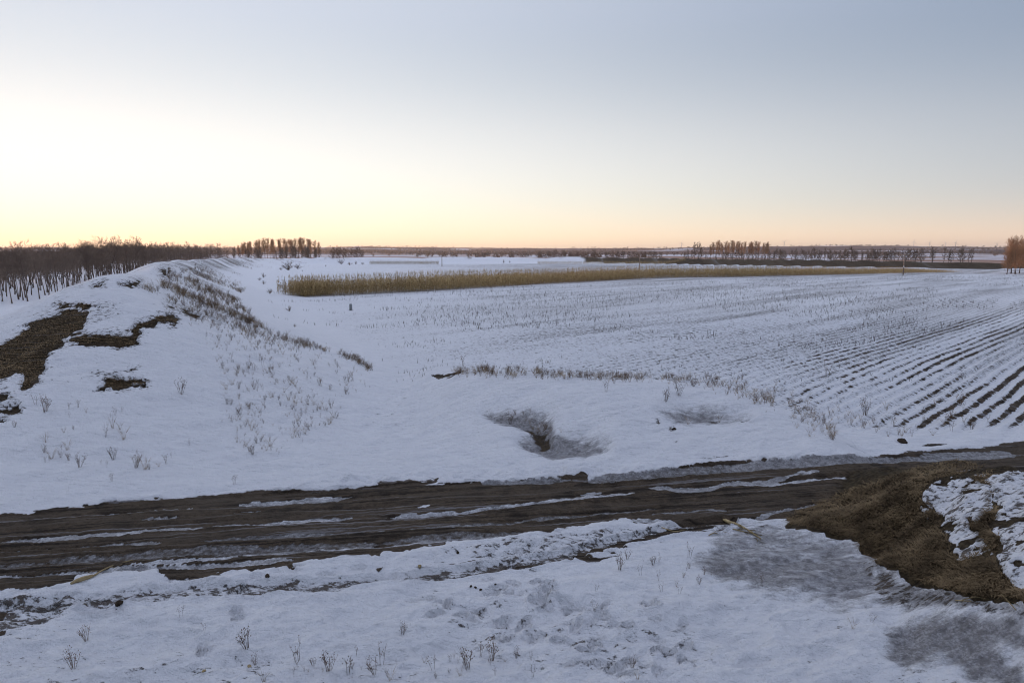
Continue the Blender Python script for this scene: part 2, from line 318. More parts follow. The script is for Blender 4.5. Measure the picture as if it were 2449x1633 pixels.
def terrain(x, y):
    """height plus material masks at world x, y."""
    d = np.hypot(x, y)
    rh = ramp_h(x, y)
    bh = line_h(x, y, BANK, BANK_H, 7.2, 3.0, 1) if True else 0
    mh = np.zeros(x.shape)
    near = d < 60
    # grassy mound by the road, right
    xm, ym = x[near], y[near]
    wx = xm + (fbm(xm * .5, ym * .5, 3, 61) - .5) * .7; wy = ym + (fbm(xm * .5, ym * .5, 3, 67) - .5) * .7
    dm, pm, sm, _ = seg_dist(wx, wy, MOUND)
    Hm = np.interp(pm, range(len(MOUND)), MOUND_H)
    Wm = np.where(sm > 0, 2.1, 1.4) + .75 * np.minimum(pm, 2) * np.where(sm > 0, 1, .6)
    mh[near] = Hm * np.interp(dm / Wm, [0, .2, .45, .7, .9, 1.05, 1.25], [1, .97, .82, .5, .2, .05, 0])
    # long low tail of the mound to the left
    tail = np.array([unproj(1880, 1262), unproj(2050, 1225, .25), unproj(2240, 1165, .75)])
    dt, pt, _, _ = seg_dist(wx, wy, tail)
    mh[near] = np.maximum(mh[near], np.interp(pt, [0, 1, 2], [.04, .30, .75]) * np.interp(dt / (.55 + .6 * pt), [0, .35, .8, 1.2], [1, .8, .25, 0]))
    z = base_h(x, y)
    z = z + rh + np.where(rh > .05, np.maximum(bh - rh, 0), bh) + mh
    soil = np.zeros(x.shape); ice = np.zeros(x.shape); speck = np.zeros(x.shape); grass = np.zeros(x.shape); fur = np.zeros(x.shape)
    rv = np.zeros(x.shape); reg = np.zeros(x.shape, np.int32)                         # 0 ground 1 road 2 field 3 rampart 4 snow bank 5 mound 6 ice 7 plain 8 hills
    px, py = proj(x, y, z)
    vis = (y > 3) & (d < 200) & (px > -400) & (px < 2850)
    x_, y_, px_, py_, d_ = x[vis], y[vis], px[vis], py[vis], d[vis]
    # plan coordinates with a ragged, wind-stretched edge
    s = 14.0 / d_
    nx = fbm(x_ * 1.3 + y_ * .4, y_ * 2.6 - x_ * .5, 4, 41) - .5; ny = fbm(x_ * .55 + 9, y_ * 3.2 - x_ * .7, 5, 43) - .5
    n3 = fbm(x_ * 4, y_ * 9, 3, 47) - .5
    qx = px_ + nx * 34 * s; qy = py_ + ny * 22 * s + n3 * 12 * s
    so = np.zeros(x_.shape); ic = np.zeros(x_.shape); gr = np.zeros(x_.shape); spk = np.zeros(x_.shape); dz = np.zeros(x_.shape); rg = np.zeros(x_.shape, np.int32)
    front = ~((rh[vis] > .3) & (d_ > 34 + .9 * (-x_ - 18)) & (px_ < 330) & (py_ > 690)) 
    # road
    rd = poly_sd(qx, qy, ROAD); offm = mh[vis] < .07; road = ss(-2.5, 2.5, rd) * ss(.10, .04, mh[vis]); rg[(poly_sd(px_, py_, ROAD) > -2) & offm] = 1
    so = np.maximum(so, road)
    rut = np.zeros(x_.shape)
    gate = fbm(x_ * .35 - y_ * .06, y_ * 1.1 + x_ * .12, 4, 53)
    bx, by = px_ + nx * 10 * s, py_ + ny * 6 * s + n3 * 4 * s
    for P, w, wh in STREAK:
        k = stroke(bx, by, P, w * .95) 
        rut = np.maximum(rut, k)
        kk = np.clip(k * 1.15 - np.clip(.54 - gate, -.1, 1) * 1.5 + (fbm(x_ * 2.2, y_ * 6, 3, 55) - .5) * .6, 0, 1)
        kk = ss(.25, .62, kk) * ss(.02, .3, k)
        if wh > .8: so = so * (1 - kk)
        else:
            so = so * (1 - kk * (.35 + .65 * wh)); ic = np.maximum(ic, kk * (1.05 - .6 * wh))
    # fainter longitudinal wear between the ruts
    v = by + .0655 * bx; rv[vis] = v * .1
    fine = fbm(bx * .004, v * .33, 3, 59)
    ic = np.maximum(ic, road * ss(.66, .8, fine) * .55); 
    dz -= .05 * rut * (road > .3) 
    dz += road * ((fbm(bx * .003, v * .09, 3, 71) - .5) * .16 + (fbm(x_ * 6, y_ * 6, 3, 73) - .5) * .035)
    dz -= .05 * road
    # bare earth on the rampart face, the mound, the verges
    sb = np.zeros(x_.shape)
    qx2 = px_ + nx * 60 * s; qy2 = py_ + ny * 44 * s + n3 * 26 * s
    for P in SOIL_BANK:
        sd = poly_sd(qx2, qy2, P); sb = np.maximum(sb, ss(-2, 2, sd)); spk = np.maximum(spk, ss(-24, 0, sd) * .6 * front)
    sb *= front & (rh[vis] > .02)
    dz -= sb * (.07 + .16 * (fbm(x_ * 1.2, y_ * 1.2, 3, 79) - .3))
    so = np.maximum(so, sb); gr = np.maximum(gr, sb * .55)
    sn_ = np.zeros(x_.shape); mx = px_ + nx * 46 * s + n3 * 22 * s; my = py_ + ny * 36 * s + n3 * 22 * s
    for P in MOUND_SNOW: sn_ = np.maximum(sn_, ss(-2.5, 2.5, poly_sd(mx, my, P)))
    hole = ss(.56, .64, fbm(x_ * 2.6, y_ * 3.4, 4, 149)); sn_ *= 1 - .9 * hole
    low = np.interp(px_, *zip(*c5([(250, 470), (330, 484), (450, 505), (620, 535), (700, 575), (860, 602), (872, 680), (1000, 770), (1150, 802), (1250, 880), (1500, 950), (1700, 990), (1900, 1000), (1980, 1020), (2400, 1240)])))
    gm = ss(.015, .06, mh[vis]) * (px_ > 1850) * ss(-4, 4, low - qy) * (1 - sn_); spk = np.maximum(spk, sn_ * .55 * (mh[vis] > .05))
    dz += sn_ * (mh[vis] > .05) * (fbm(x_ * 4, y_ * 4, 3, 151) - .5) * .14
    so = np.maximum(so, gm); gr = np.maximum(gr, gm)
    dz += gm * (fbm(x_ * 3, y_ * 3, 4, 83) - .5) * .17 - .05 * gm
    for P in SIDE_BARE + EDGE_BARE:
        k = ss(-2, 2, poly_sd(qx, qy, P)); so = np.maximum(so, k); dz -= .03 * k
    st = stroke(px_ + nx * 8 * s, py_ + ny * 6 * s, SIDE_TRACK, 13); dz += -.08 * ss(.25, .6, st) + .05 * ss(.02, .2, st) * ss(.5, .25, st); spk = np.maximum(spk, ss(.2, .7, st) * np.interp(px_, [0, 400, 900, 1200, 1500], [.85, .62, .72, .85, .7])); ic = np.maximum(ic, ss(.3, .7, st) * .38)
    spk = np.maximum(spk, ss(-30, 10, poly_sd(qx, qy, [(-100, 1440), (180, 1432), (120, 1470), (40, 1500), (-100, 1540)])) * .75)
    ib = np.zeros(x_.shape)
    nx2 = fbm(x_ * .8, y_ * 1.4, 4, 91) - .5
    for i, P in enumerate(ICE): 
        k = ss(-50, 40, poly_sd(px_ + nx2 * 90, py_ + ny * 60, P)); ib = np.maximum(ib, k * (.86, 1.05, 1.1)[i] * (.62 + .7 * fbm(x_ * .55, y_ * .9, 3, 95))); 
    rg[(ib > .45) & (rg == 0)] = 6
    ic = np.maximum(ic, ib * (1 - gm)); dz -= .05 * ib
    spk = np.maximum(spk, ss(-6, 14, poly_sd(qx, qy, ICE[1])) * .62)
    for i, P in enumerate(HOLLOW):
        sd = poly_sd(px_ + nx * 12, py_ + ny * 9, P); k = ss(-24, 22, sd); ic = np.maximum(ic, k * (.86, .72)[i] * (.50 + .9 * fbm(x_ * .7, y_ * 1.1, 3, 93))); dz -= .36 * ss(-26, 34, sd) * (1.0 if i == 0 else .8)
    for P in HOLLOW_CORE:
        k = ss(-6, 6, poly_sd(px_ + nx * 34, py_ + ny * 26, P)); so = np.maximum(so, k * .62); gr = np.maximum(gr, k * .5); spk = np.maximum(spk, k * .9); dz -= .04 * k
    tr = np.zeros(x_.shape)
    for P in TRAMPLE: tr = np.maximum(tr, ss(-6, 5, poly_sd(px_, py_, P)))
    lump = fbm(x_ * 3.4 - y_ * .8, y_ * 3.4, 3, 97)
    dz += tr * (lump - .5) * .27
    # verge between the road and the side track: churned snow
    ch = ss(0, 10, py_ - np.interp(px_, [0, 700, 1300, 1700], [1395, 1350, 1275, 1240])) * ss(40, -10, py_ - np.interp(px_, [0, 700, 1300, 1700], [1440, 1400, 1335, 1245]))
    dz += ch * (1 - np.clip(so, 0, 1)) * (fbm(x_ * 2.2 - y_ * .5, y_ * 3.6, 4, 101) - .5) * .2 * (1 - st); spk = np.maximum(spk, ch * .5 * ss(900, 1250, px_)); ic = np.maximum(ic, ch * .35 * ss(900, 1250, px_))
    # crust: snow drifts everywhere near (dirs: wind from the left)
    snow = 1 - np.clip(so, 0, 1)
    u = x_ * .94 + y_ * .34; w_ = -x_ * .34 + y_ * .94
    dz += snow * ((fbm(u * .55, w_ * 1.7, 4, 103) - .5) * .22 * ss(60, 20, d_) + (fbm(u * 2.2, w_ * 5.0, 4, 107) - .5) * .085 * ss(34, 12, d_))
    fg = ss(1375, 1440, py_) * (1 - ib)
    dz += fg * ((np.abs(fbm(x_ * 1.1 - y_ * .3, y_ * 1.9, 4, 109) - .5)) * -.42 + .05 + (fbm(x_ * 5, y_ * 8, 3, 110) - .5) * .05)
    for (fx, fy, fa, fl, fw, fd) in FOOT:
        m = (np.abs(x_ - fx) < .35) & (np.abs(y_ - fy) < .35)
        if not m.any(): continue
        a = (x_[m] - fx) * math.cos(fa) + (y_[m] - fy) * math.sin(fa); b = -(x_[m] - fx) * math.sin(fa) + (y_[m] - fy) * math.cos(fa)
        r = np.sqrt((a / fl) ** 2 + (b / fw) ** 2)
        dz[m] -= fd * ss(1.15, .7, r) - .35 * fd * np.exp(-((r - 1.25) / .2) ** 2)
    spk = np.maximum(spk, ss(1390, 1430, py_) * np.clip((fbm(x_ * .5, y_ * .9, 3, 143) - .44) * 1.1, 0, .3) * (1 - ib))
    spk = np.maximum(spk, ss(10, 18, rh[vis] * 8) * (px_ < 520) * np.clip((fbm(x_ * .4, y_ * .5, 3, 147) - .42) * 1.5, 0, .5))
    z[vis] += dz
    # slopes of the rampart: tufts, thin snow
    rr = rh[vis]
    slope_r = (rr > .1) & (px_ > 240)
    soil[vis] = so; ice[vis] = ic; grass[vis] = gr; speck[vis] = spk
    # rampart away from the road: thin snow with dark gullies running down the field side
    m = (rh > .12) & (d > 36)
    dr, par, side, _ = seg_dist(x[m], y[m], RAMP)
    L = par * 7.5
    gul = fbm(L * .30 + dr * .05, dr * .05, 4, 113)
    k = (side > 0) * ss(.2, .75, rh[m] / 4.5) * ss(60, 130, 40 + d[m])
    speck[m] = np.maximum(speck[m], k * np.clip(.58 + (gul - .5) * 1.6, 0, .95) * np.interp(d[m], [36, 60, 200, 330], [.7, .95, 1.0, .95]))
    z[m] -= k * ss(.55, .75, gul) * .18
    # far right the rampart is bare
    bare = ss(-10, 35, x[m] - 20) * ss(200, 230, d[m]); 
    bare2 = np.clip(bare * 1.7 - .7 + (fbm(x[m] * .12, y[m] * .3, 3, 117) - .5) * .8 * (bare < .98), 0, 1)
    soil[m] = np.maximum(soil[m], bare2 * ss(.12, .3, rh[m])); grass[m] = np.maximum(grass[m], bare2 * .5)
    # ---- field rows at 45 degrees
    n = (-x + y) * .70711 ; l = (x + y) * .70711
    wob = (fbm(l * .05, n * .05, 3, 121) - .5) * 2.2 + (fbm(l * .35, n * .6, 2, 122) - .5) * .9
    phase = n / .56 * 2 * math.pi + wob * 2.0
    inf = ss(.0, 2.5, y - (20.6 + .06 * x)) * ss(.25, .08, rh) * ss(.35, .1, bh) * ss(-20, -2, x + .45 * (y - 34)) * ss(365, 340, d) * (x > -95)
    gate = fbm(l * .045, n * .55, 4, 127); g2 = fbm(x * .03, y * .03, 2, 131)
    expo = np.interp(px, [700, 1200, 1600, 2000, 2250, 2449, 2700], [.03, .10, .24, .32, .42, .50, .55]) * np.interp(d, [20, 26, 34, 55, 90, 160], [.3, .8, 1.0, .80, .55, .3])
    expo = expo + (gate - .5) * 1.25 * np.clip(expo * 2.2, 0, 1)
    fur = inf * np.clip(expo, 0, 1)
    far_f = ss(0, 8, y - (96 + .52 * (x + 38)))            # beyond the corn: greyer, thin snow
    speck = np.maximum(speck, inf * np.clip(.52 + .16 * far_f + (fbm(l * .05, n * .55, 4, 137) - .5) * .6, 0, .8) * np.interp(d, [24, 45, 90, 400], [.55, .8, 1, 1.0]) * np.interp(px, [600, 900, 1300], [.35, .6, 1]))
    z += inf * np.cos(phase) * -.055 * np.interp(px, [700, 1300, 2000, 2449], [.15, .45, 1, 1.3]) * ss(90, 45, d)
    z += inf * (fbm(l * .5, n * 3, 3, 139) - .5) * .05 * ss(80, 30, d)
    # corn strip ground: litter
    reg[vis] = rg
    reg[(inf > .35) & (reg == 0)] = 2
    reg[(rh > .14)] = 3
    reg[(bh > .12) & (rh < .2) & (reg != 1)] = 4
    reg[(mh > .06) & (reg != 1)] = 5
    reg[d > 450] = 7; reg[d > 2400] = 8
    return z, dict(soil=soil, ice=ice, speck=speck, grass=grass, furrow=fur, phase=phase, road_v=rv), reg

az_f = np.arange(-42, 42.001, .115); az_c1 = np.linspace(-180, -42, 64)[:-1]; az_c2 = np.linspace(42, 180, 64)[1:]
AZ = np.concatenate([az_c1, az_f, az_c2])
def geom(a, b, r): return a * np.exp(np.arange(0, math.log(b / a), r))
DI = np.concatenate([[.6], np.array([1.5, 3, 5, 6.5]), geom(7.3, 30, .0033), geom(30, 110, .0052), geom(110, 470, .011), geom(470, 9500, .03), [9500, 16000]])
A2, D2 = np.meshgrid(np.radians(AZ), DI)
GX, GY = D2 * np.sin(A2), D2 * np.cos(A2)
sh = GX.shape
GZ, ATT, REG = terrain(GX.ravel(), GY.ravel())
GZ2 = GZ.reshape(sh)
def HQ(x, y):
    """terrain height by looking up the built grid."""
    x = np.asarray(x, float); y = np.asarray(y, float)
    a = np.degrees(np.arctan2(x, y)); d = np.hypot(x, y)
    ia = np.clip(np.interp(a, AZ, np.arange(len(AZ))), 0, len(AZ) - 1.001); idd = np.clip(np.interp(d, DI, np.arange(len(DI))), 0, len(DI) - 1.001)
    i0 = ia.astype(int); j0 = idd.astype(int); fa = ia - i0; fd = idd - j0
    return (GZ2[j0, i0] * (1 - fa) + GZ2[j0, i0 + 1] * fa) * (1 - fd) + (GZ2[j0 + 1, i0] * (1 - fa) + GZ2[j0 + 1, i0 + 1] * fa) * fd
def AQ(name, x, y):
    g = ATT[name].reshape(sh); a = np.degrees(np.arctan2(x, y)); d = np.hypot(x, y)
    ia = np.rint(np.interp(a, AZ, np.arange(len(AZ)))).astype(int); idd = np.rint(np.interp(d, DI, np.arange(len(DI)))).astype(int)
    return g[idd, ia]
def on_ground(px, py, dmax=440):
    """where the line of sight through photo point (px, py) first meets the terrain."""
    px = np.atleast_1d(np.asarray(px, float)); py = np.atleast_1d(np.asarray(py, float))
    dx, dy, dz = ray(px, py); hit = np.full(px.shape, np.nan); prev = np.full(px.shape, 5.0)
    for t in geom(5, dmax, .006):
        z = CAM_H + dz * t; h = HQ(dx * t, dy * t); m = np.isnan(hit) & (z <= h); hit[m] = t
    ok = ~np.isnan(hit); hit = np.where(ok, hit, dmax)
    X, Y = dx * hit, dy * hit
    return X, Y, HQ(X, Y), ok

# ------------------------------------------------------------------ materials
def new_mat(name):
    m = bpy.data.materials.new(name); m.use_nodes = True
    b = m.node_tree.nodes['Principled BSDF']; b.inputs['Specular IOR Level'].default_value = .12
    return m, m.node_tree, b
def noise(t, vec, scale, detail=4, rough=.55, dist=0):
    n = N(t, 'ShaderNodeTexNoise'); n.inputs['Scale'].default_value = scale; n.inputs['Detail'].default_value = detail
    n.inputs['Roughness'].default_value = rough; n.inputs['Distortion'].default_value = dist
    if vec is not None: t.links.new(vec, n.inputs['Vector'])
    return n.outputs['Fac']
def sstep(t, v, a, b):
    n = N(t, 'ShaderNodeMapRange', interpolation_type='SMOOTHSTEP'); n.inputs[1].default_value = a; n.inputs[2].default_value = b
    t.links.new(v, n.inputs[0]); return n.outputs[0]
def attr(t, name):
    n = N(t, 'ShaderNodeAttribute'); n.attribute_name = name; return n.outputs['Fac']
def rotvec(t, vec, ang, scale):
    n = N(t, 'ShaderNodeMapping'); n.inputs['Rotation'].default_value = (0, 0, ang); n.inputs['Scale'].default_value = scale
    t.links.new(vec, n.inputs[0]); return n.outputs[0]
def ground_mat():
    m, t, b = new_mat('snow_and_earth'); L = t.links.new
    co = N(t, 'ShaderNodeTexCoord').outputs['Object']
    fine = noise(t, co, 9.0, 6, .65); grain = noise(t, co, 60.0, 3, .6); med = noise(t, co, 1.6, 5, .55); big = noise(t, co, .22, 4, .5)
    wind = noise(t, rotvec(t, co, R(-20), (1.2, 7, 1)), 1.0, 5, .6)
    # soil / snow boundary
    so = Mth(t, 'ADD', attr(t, 'soil'), Mth(t, 'MULTIPLY', Mth(t, 'SUBTRACT', fine, .5), .55))
    so = sstep(t, so, .40, .62)
    # rows of bare earth between the ridges
    fur = attr(t, 'furrow'); ph = attr(t, 'phase')
    fcoord = rotvec(t, co, R(-45), (.8, 3.0, 1))
    fn = noise(t, fcoord, 1.6, 5, .6)
    row = Mth(t, 'ADD', Mth(t, 'MULTIPLY_ADD', Mth(t, 'SINE', ph), .5, .5), Mth(t, 'MULTIPLY', Mth(t, 'SUBTRACT', fn, .5), .9))
    thr = Mth(t, 'SUBTRACT', 1.27, Mth(t, 'MULTIPLY', fur, .70))
    rowm = sstep(t, Mth(t, 'SUBTRACT', row, thr), -.03, .09)
    rowm = Mth(t, 'MULTIPLY', rowm, sstep(t, fur, .03, .12))
    so = Mth(t, 'MAXIMUM', so, rowm)
    # thin snow: dark crumbs showing through
    sp_ = attr(t, 'speck')
    cr = noise(t, rotvec(t, co, R(-12), (1.0, 1.9, 1.0)), 5.5, 7, .74)
    crm = sstep(t, Mth(t, 'SUBTRACT', cr, Mth(t, 'SUBTRACT', Mth(t, 'SUBTRACT', .665, Mth(t, 'MULTIPLY', sp_, .26)), Mth(t, 'MULTIPLY', Mth(t, 'SINE', ph), .03))), 0.0, .06)
    crm = Mth(t, 'MULTIPLY', crm, sstep(t, sp_, .02, .18))
    so = Mth(t, 'MAXIMUM', so, Mth(t, 'MULTIPLY', crm, .9))
    # snow colour
    sn = Mix(t, sstep(t, med, .35, .7), (.87, .875, .89), (.91, .913, .92))
    sn = Mix(t, Mth(t, 'MULTIPLY', sstep(t, wind, .50, .70), .22), sn, (.62, .62, .65))
    sn = Mix(t, Mth(t, 'MULTIPLY', sstep(t, grain, .50, .72), .12), sn, (.56, .56, .60))
    # ice
    icn = noise(t, rotvec(t, co, R(15), (1.2, 2.6, 1)), 2.4, 7, .7); icf = noise(t, co, 26, 5, .7)
    icm = Mth(t, 'ADD', attr(t, 'ice'), Mth(t, 'MULTIPLY', Mth(t, 'SUBTRACT', icn, .5), 1.5)); icm = Mth(t, 'ADD', icm, Mth(t, 'MULTIPLY', Mth(t, 'SUBTRACT', icf, .5), .9)); icm = Mth(t, 'MULTIPLY', sstep(t, icm, .25, .85), sstep(t, attr(t, 'ice'), .03, .22))
    icc = Mix(t, sstep(t, icf, .35, .66), (.20, .19, .185), (.48, .47, .48))
    icc = Mix(t, sstep(t, noise(t, co, 7, 6, .7), .36, .60), (.15, .14, .135), icc)
    col = Mix(t, Mth(t, 'MULTIPLY', icm, .92), sn, icc)
    # earth
    e1 = Mix(t, sstep(t, fine, .3, .7), (.080, .057, .038), (.170, .126, .084))
    e1 = Mix(t, sstep(t, med, .42, .68), e1, (.040, .030, .022)); e1 = Mix(t, Mth(t, 'MULTIPLY', sstep(t, big, .45, .7), .5), e1, (.135, .105, .075))
    e1 = Mix(t, Mth(t, 'MULTIPLY', sstep(t, grain, .55, .75), .6), e1, (.165, .135, .10))
    cmb = N(t, 'ShaderNodeCombineXYZ'); sx_ = N(t, 'ShaderNodeSeparateXYZ'); L(co, sx_.inputs[0]); L(Mth(t, 'MULTIPLY', sx_.outputs[0], .12), cmb.inputs[0]); L(Mth(t, 'MULTIPLY', attr(t, 'road_v'), 1.9), cmb.inputs[1])
    rs = noise(t, cmb.outputs[0], 1.0, 6, .60)
    e1 = Mix(t, sstep(t, rs, .45, .62), e1, (.155, .122, .09)); e1 = Mix(t, sstep(t, rs, .46, .36), e1, (.042, .032, .024))
    e1 = Mix(t, Mth(t, 'MULTIPLY', sstep(t, rs, .585, .64), .8), e1, (.34, .325, .325))
    gcol = Mix(t, sstep(t, fine, .35, .65), (.038, .027, .016), (.110, .082, .045))
    earth = Mix(t, attr(t, 'grass'), e1, gcol)
    col = Mix(t, so, col, earth)
    L(col, b.inputs['Base Color'])
    ro = Mth(t, 'SUBTRACT', .85, Mth(t, 'MULTIPLY', Mth(t, 'MULTIPLY', icm, Mth(t, 'SUBTRACT', 1.0, so)), .32)); L(ro, b.inputs['Roughness'])
    hh = Mth(t, 'ADD', Mth(t, 'MULTIPLY', fine, .5), Mth(t, 'MULTIPLY', wind, .7)); hh = Mth(t, 'ADD', hh, Mth(t, 'MULTIPLY', grain, .16)); hh = Mth(t, 'ADD', hh, Mth(t, 'MULTIPLY', noise(t, co, 3.2, 5, .6), .9))
    hh = Mth(t, 'SUBTRACT', hh, Mth(t, 'MULTIPLY', so, .25))
    hh = Mth(t, 'ADD', hh, Mth(t, 'MULTIPLY', Mth(t, 'MULTIPLY', so, fine), .9))
    bp = N(t, 'ShaderNodeBump'); bp.inputs['Distance'].default_value = .22; bp.inputs['Strength'].default_value = 1.0; L(hh, bp.inputs['Height']); L(bp.outputs[0], b.inputs['Normal'])
    return m
def far_mat():
    m, t, b = new_mat('distant_country'); L = t.links.new
    co = N(t, 'ShaderNodeTexCoord').outputs['Object']
    f1 = noise(t, co, .0016, 5, .55); f2 = noise(t, co, .0048, 4, .55); f3 = noise(t, co, .02, 4, .6)
    vor = N(t, 'ShaderNodeTexVoronoi'); vor.inputs['Scale'].default_value = .0034; vor.inputs['Randomness'].default_value = .9; L(co, vor.inputs['Vector'])
    vs = N(t, 'ShaderNodeSeparateColor'); L(vor.outputs['Color'], vs.inputs[0])
    dist = N(t, 'ShaderNodeVectorMath', operation='LENGTH'); L(co, dist.inputs[0]); dd = dist.outputs['Value']
    straw = Mix(t, f3, (.27, .165, .12), (.42, .275, .20))
    snow = Mix(t, f3, (.55, .55, .58), (.80, .80, .83))
    wood = Mix(t, f3, (.085, .060, .056), (.15, .105, .095))
    field = Mix(t, sstep(t, vs.outputs[0], .55, .60), straw, snow)
    near_s = Mth(t, 'MULTIPLY', sstep(t, dd, 1500, 1150), 1.0)
    snow_p = sstep(t, Mth(t, 'ADD', f2, Mth(t, 'MULTIPLY', sstep(t, dd, 1100, 1900), .10)), .50, .58)
    near_c = Mix(t, snow_p, straw, snow)
    col = Mix(t, sstep(t, dd, 1900, 2500), near_c, field)
    wm = sstep(t, Mth(t, 'ADD', f1, Mth(t, 'MULTIPLY', Mth(t, 'SUBTRACT', f2, .5), .5)), .40, .46)
    wm = Mth(t, 'MULTIPLY', wm, sstep(t, dd, 2300, 2700))
    col = Mix(t, wm, col, wood)
    L(col, b.inputs['Base Color']); b.inputs['Roughness'].default_value = 1; b.inputs['Specular IOR Level'].default_value = 0
    return m
def plain(name, c1, c2, scale=6, rough=.9, stretch=(1, 1, 1)):
    m, t, b = new_mat(name)
    co = N(t, 'ShaderNodeTexCoord').outputs['Object']; oi = N(t, 'ShaderNodeObjectInfo').outputs['Random']
    n = noise(t, rotvec(t, co, 0, stretch), scale, 4, .6)
    c = Mix(t, sstep(t, n, .3, .7), c1, c2)
    hs = N(t, 'ShaderNodeHueSaturation'); t.links.new(c, hs.inputs['Color']); t.links.new(Mth(t, 'MULTIPLY_ADD', oi, .5, .75), hs.inputs['Value'])
    t.links.new(hs.outputs[0], b.inputs['Base Color']); b.inputs['Roughness'].default_value = rough
    return m
M_G = ground_mat(); M_FAR = far_mat()
M_BARK = plain('bark', (.10, .075, .06), (.18, .135, .105), 5, .95, (1, 1, .2))
M_TWIG = plain('twigs', (.155, .115, .088), (.24, .178, .135), .8)
M_POP = plain('poplar_twigs', (.38, .225, .13), (.54, .33, .19), .8)  # low sun's glow through the twigs is put into this orange colour
M_CORN = plain('dry_corn', (.29, .20, .085), (.50, .365, .18), 1.3)
M_WEED = plain('dry_weed', (.085, .055, .036), (.20, .132, .082), 4)
M_GRASS = plain('dry_grass', (.19, .132, .072), (.38, .275, .15), 2.5)
M_THATCH = plain('matted_grass', (.105, .073, .040), (.275, .195, .105), 1.6)
M_STUB = plain('stubble', (.075, .058, .045), (.20, .15, .10), 3)
M_STONE = plain('grey_stone', (.17, .18, .18), (.29, .30, .30), 7, .85)
M_WHITE = plain('white_paint', (.70, .70, .70), (.80, .80, .80), 7, .7)
M_POLE = plain('weathered_concrete', (.27, .20, .15), (.36, .28, .22), 3, .9, (1, 1, .2))
M_STRAW = plain('straw', (.27, .205, .105), (.42, .33, .18), 8)
M_CLOD = plain('dark_clod', (.025, .018, .013), (.06, .042, .028), 30, .95)
M_TURB = plain('turbine_paint', (.5, .5, .52), (.55, .55, .57), 1)

# ------------------------------------------------------------------ ground pieces (one sheet, cut into the surfaces it is made of)
V = np.stack([GX.ravel(), GY.ravel(), GZ], 1).astype(np.float32)
nr, nc = sh
Vg = V.reshape(nr, nc, 3)
du = np.gradient(Vg, axis=1); dv = np.gradient(Vg, axis=0)
NO = np.cross(du, dv); NO /= np.linalg.norm(NO, axis=2, keepdims=True) + 1e-12; NO = np.where(NO[..., 2:3] < 0, -NO, NO).reshape(-1, 3).astype(np.float32)
idx = np.arange(nr * nc).reshape(nr, nc)
Q = np.stack([idx[:-1, :-1], idx[:-1, 1:], idx[1:, 1:], idx[1:, :-1]], -1).reshape(-1, 4)

qr = REG[Q[:, 0]]
NAMES = {0: ('ground', 'snow covered verge in front of the dirt road with scattered footprints', 'ground'), 1: ('dirt_road', 'rutted dark dirt road with streaks of ice crossing the picture', 'road'),
         2: ('field', 'snowy harvested field with parallel furrows of bare earth', 'field'), 3: ('earth_rampart', 'snow covered earth rampart curving from the road round the field', 'embankment'),
         4: ('snow_bank', 'low snow covered bank between dirt road and furrowed field', 'bank'), 5: ('earth_mound', 'low mound of brown matted grass with patches of snow', 'mound'),
         6: ('frozen_puddle', 'grey dirty sheet of ice beside the grassy mound', 'ice'), 7: ('plain', 'brown and white flat country beyond the rampart', 'plain'), 8: ('hills', 'low wooded hills along the horizon', 'hills')}
for r, (nm, lab, cat) in NAMES.items():
    q = Q[qr == r]
    if not len(q): continue
    used = np.unique(q); remap = np.full(len(V), -1, np.int32); remap[used] = np.arange(len(used))
    me = mesh_np(nm, V[used], remap[q], M_FAR if r >= 7 else M_G, smooth=True)
    if r < 7:
        for k, a in ATT.items():
            at = me.attributes.new(k, 'FLOAT', 'POINT'); at.data.foreach_set('value', a[used].astype(np.float32))
    at = me.attributes.new('custom_normal', 'FLOAT_VECTOR', 'POINT'); at.data.foreach_set('vector', NO[used].ravel())
    tag(link(nm, me), lab, cat, kind='structure')

# ------------------------------------------------------------------ vegetation builders
class TB:
    def __init__(s): s.v = []; s.f = []; s.m = []; s.n = 0
    def add(s, v, f, mi=0):
        v = np.asarray(v, float).reshape(-1, 3); f = np.asarray(f, int).reshape(-1, 3)
        s.v.append(v); s.f.append(f + s.n); s.m.append(np.full(len(f), mi)); s.n += len(v)
    def tube(s, P, r, k=3, mi=0):
        P = np.asarray(P, float); n = len(P); r = np.broadcast_to(r, (n,)); vs = []
        for i in range(n):
            d = P[min(i + 1, n - 1)] - P[max(i - 1, 0)]; d /= np.linalg.norm(d) + 1e-9
            a = np.cross(d, (0, 0, 1) if abs(d[2]) < .9 else (1, 0, 0)); a /= np.linalg.norm(a); b = np.cross(d, a)
            for j in range(k):
                t = 2 * math.pi * j / k; vs.append(P[i] + r[i] * (a * math.cos(t) + b * math.sin(t)))
        fs = []
        for i in range(n - 1):
            for j in range(k):
                a, b, c, d = i * k + j, i * k + (j + 1) % k, (i + 1) * k + (j + 1) % k, (i + 1) * k + j
                fs += [(a, b, c), (a, c, d)]
        for j in range(1, k - 1): fs.append(((n - 1) * k, (n - 1) * k + j, (n - 1) * k + j + 1)); fs.append((0, j + 1, j))
        s.add(vs, fs, mi)
    def twig(s, a, b, w, mi=0):
        a = np.asarray(a); b = np.asarray(b); d = b - a; q = np.cross(d, RNG.normal(size=3)); q = q / (np.linalg.norm(q) + 1e-9) * w * .5
        s.add([a - q, a + q, b], [(0, 1, 2)], mi)
    def mesh(s, name, mats): 
        return mesh_np(name, np.vstack(s.v), np.vstack(s.f), mats, np.concatenate(s.m))
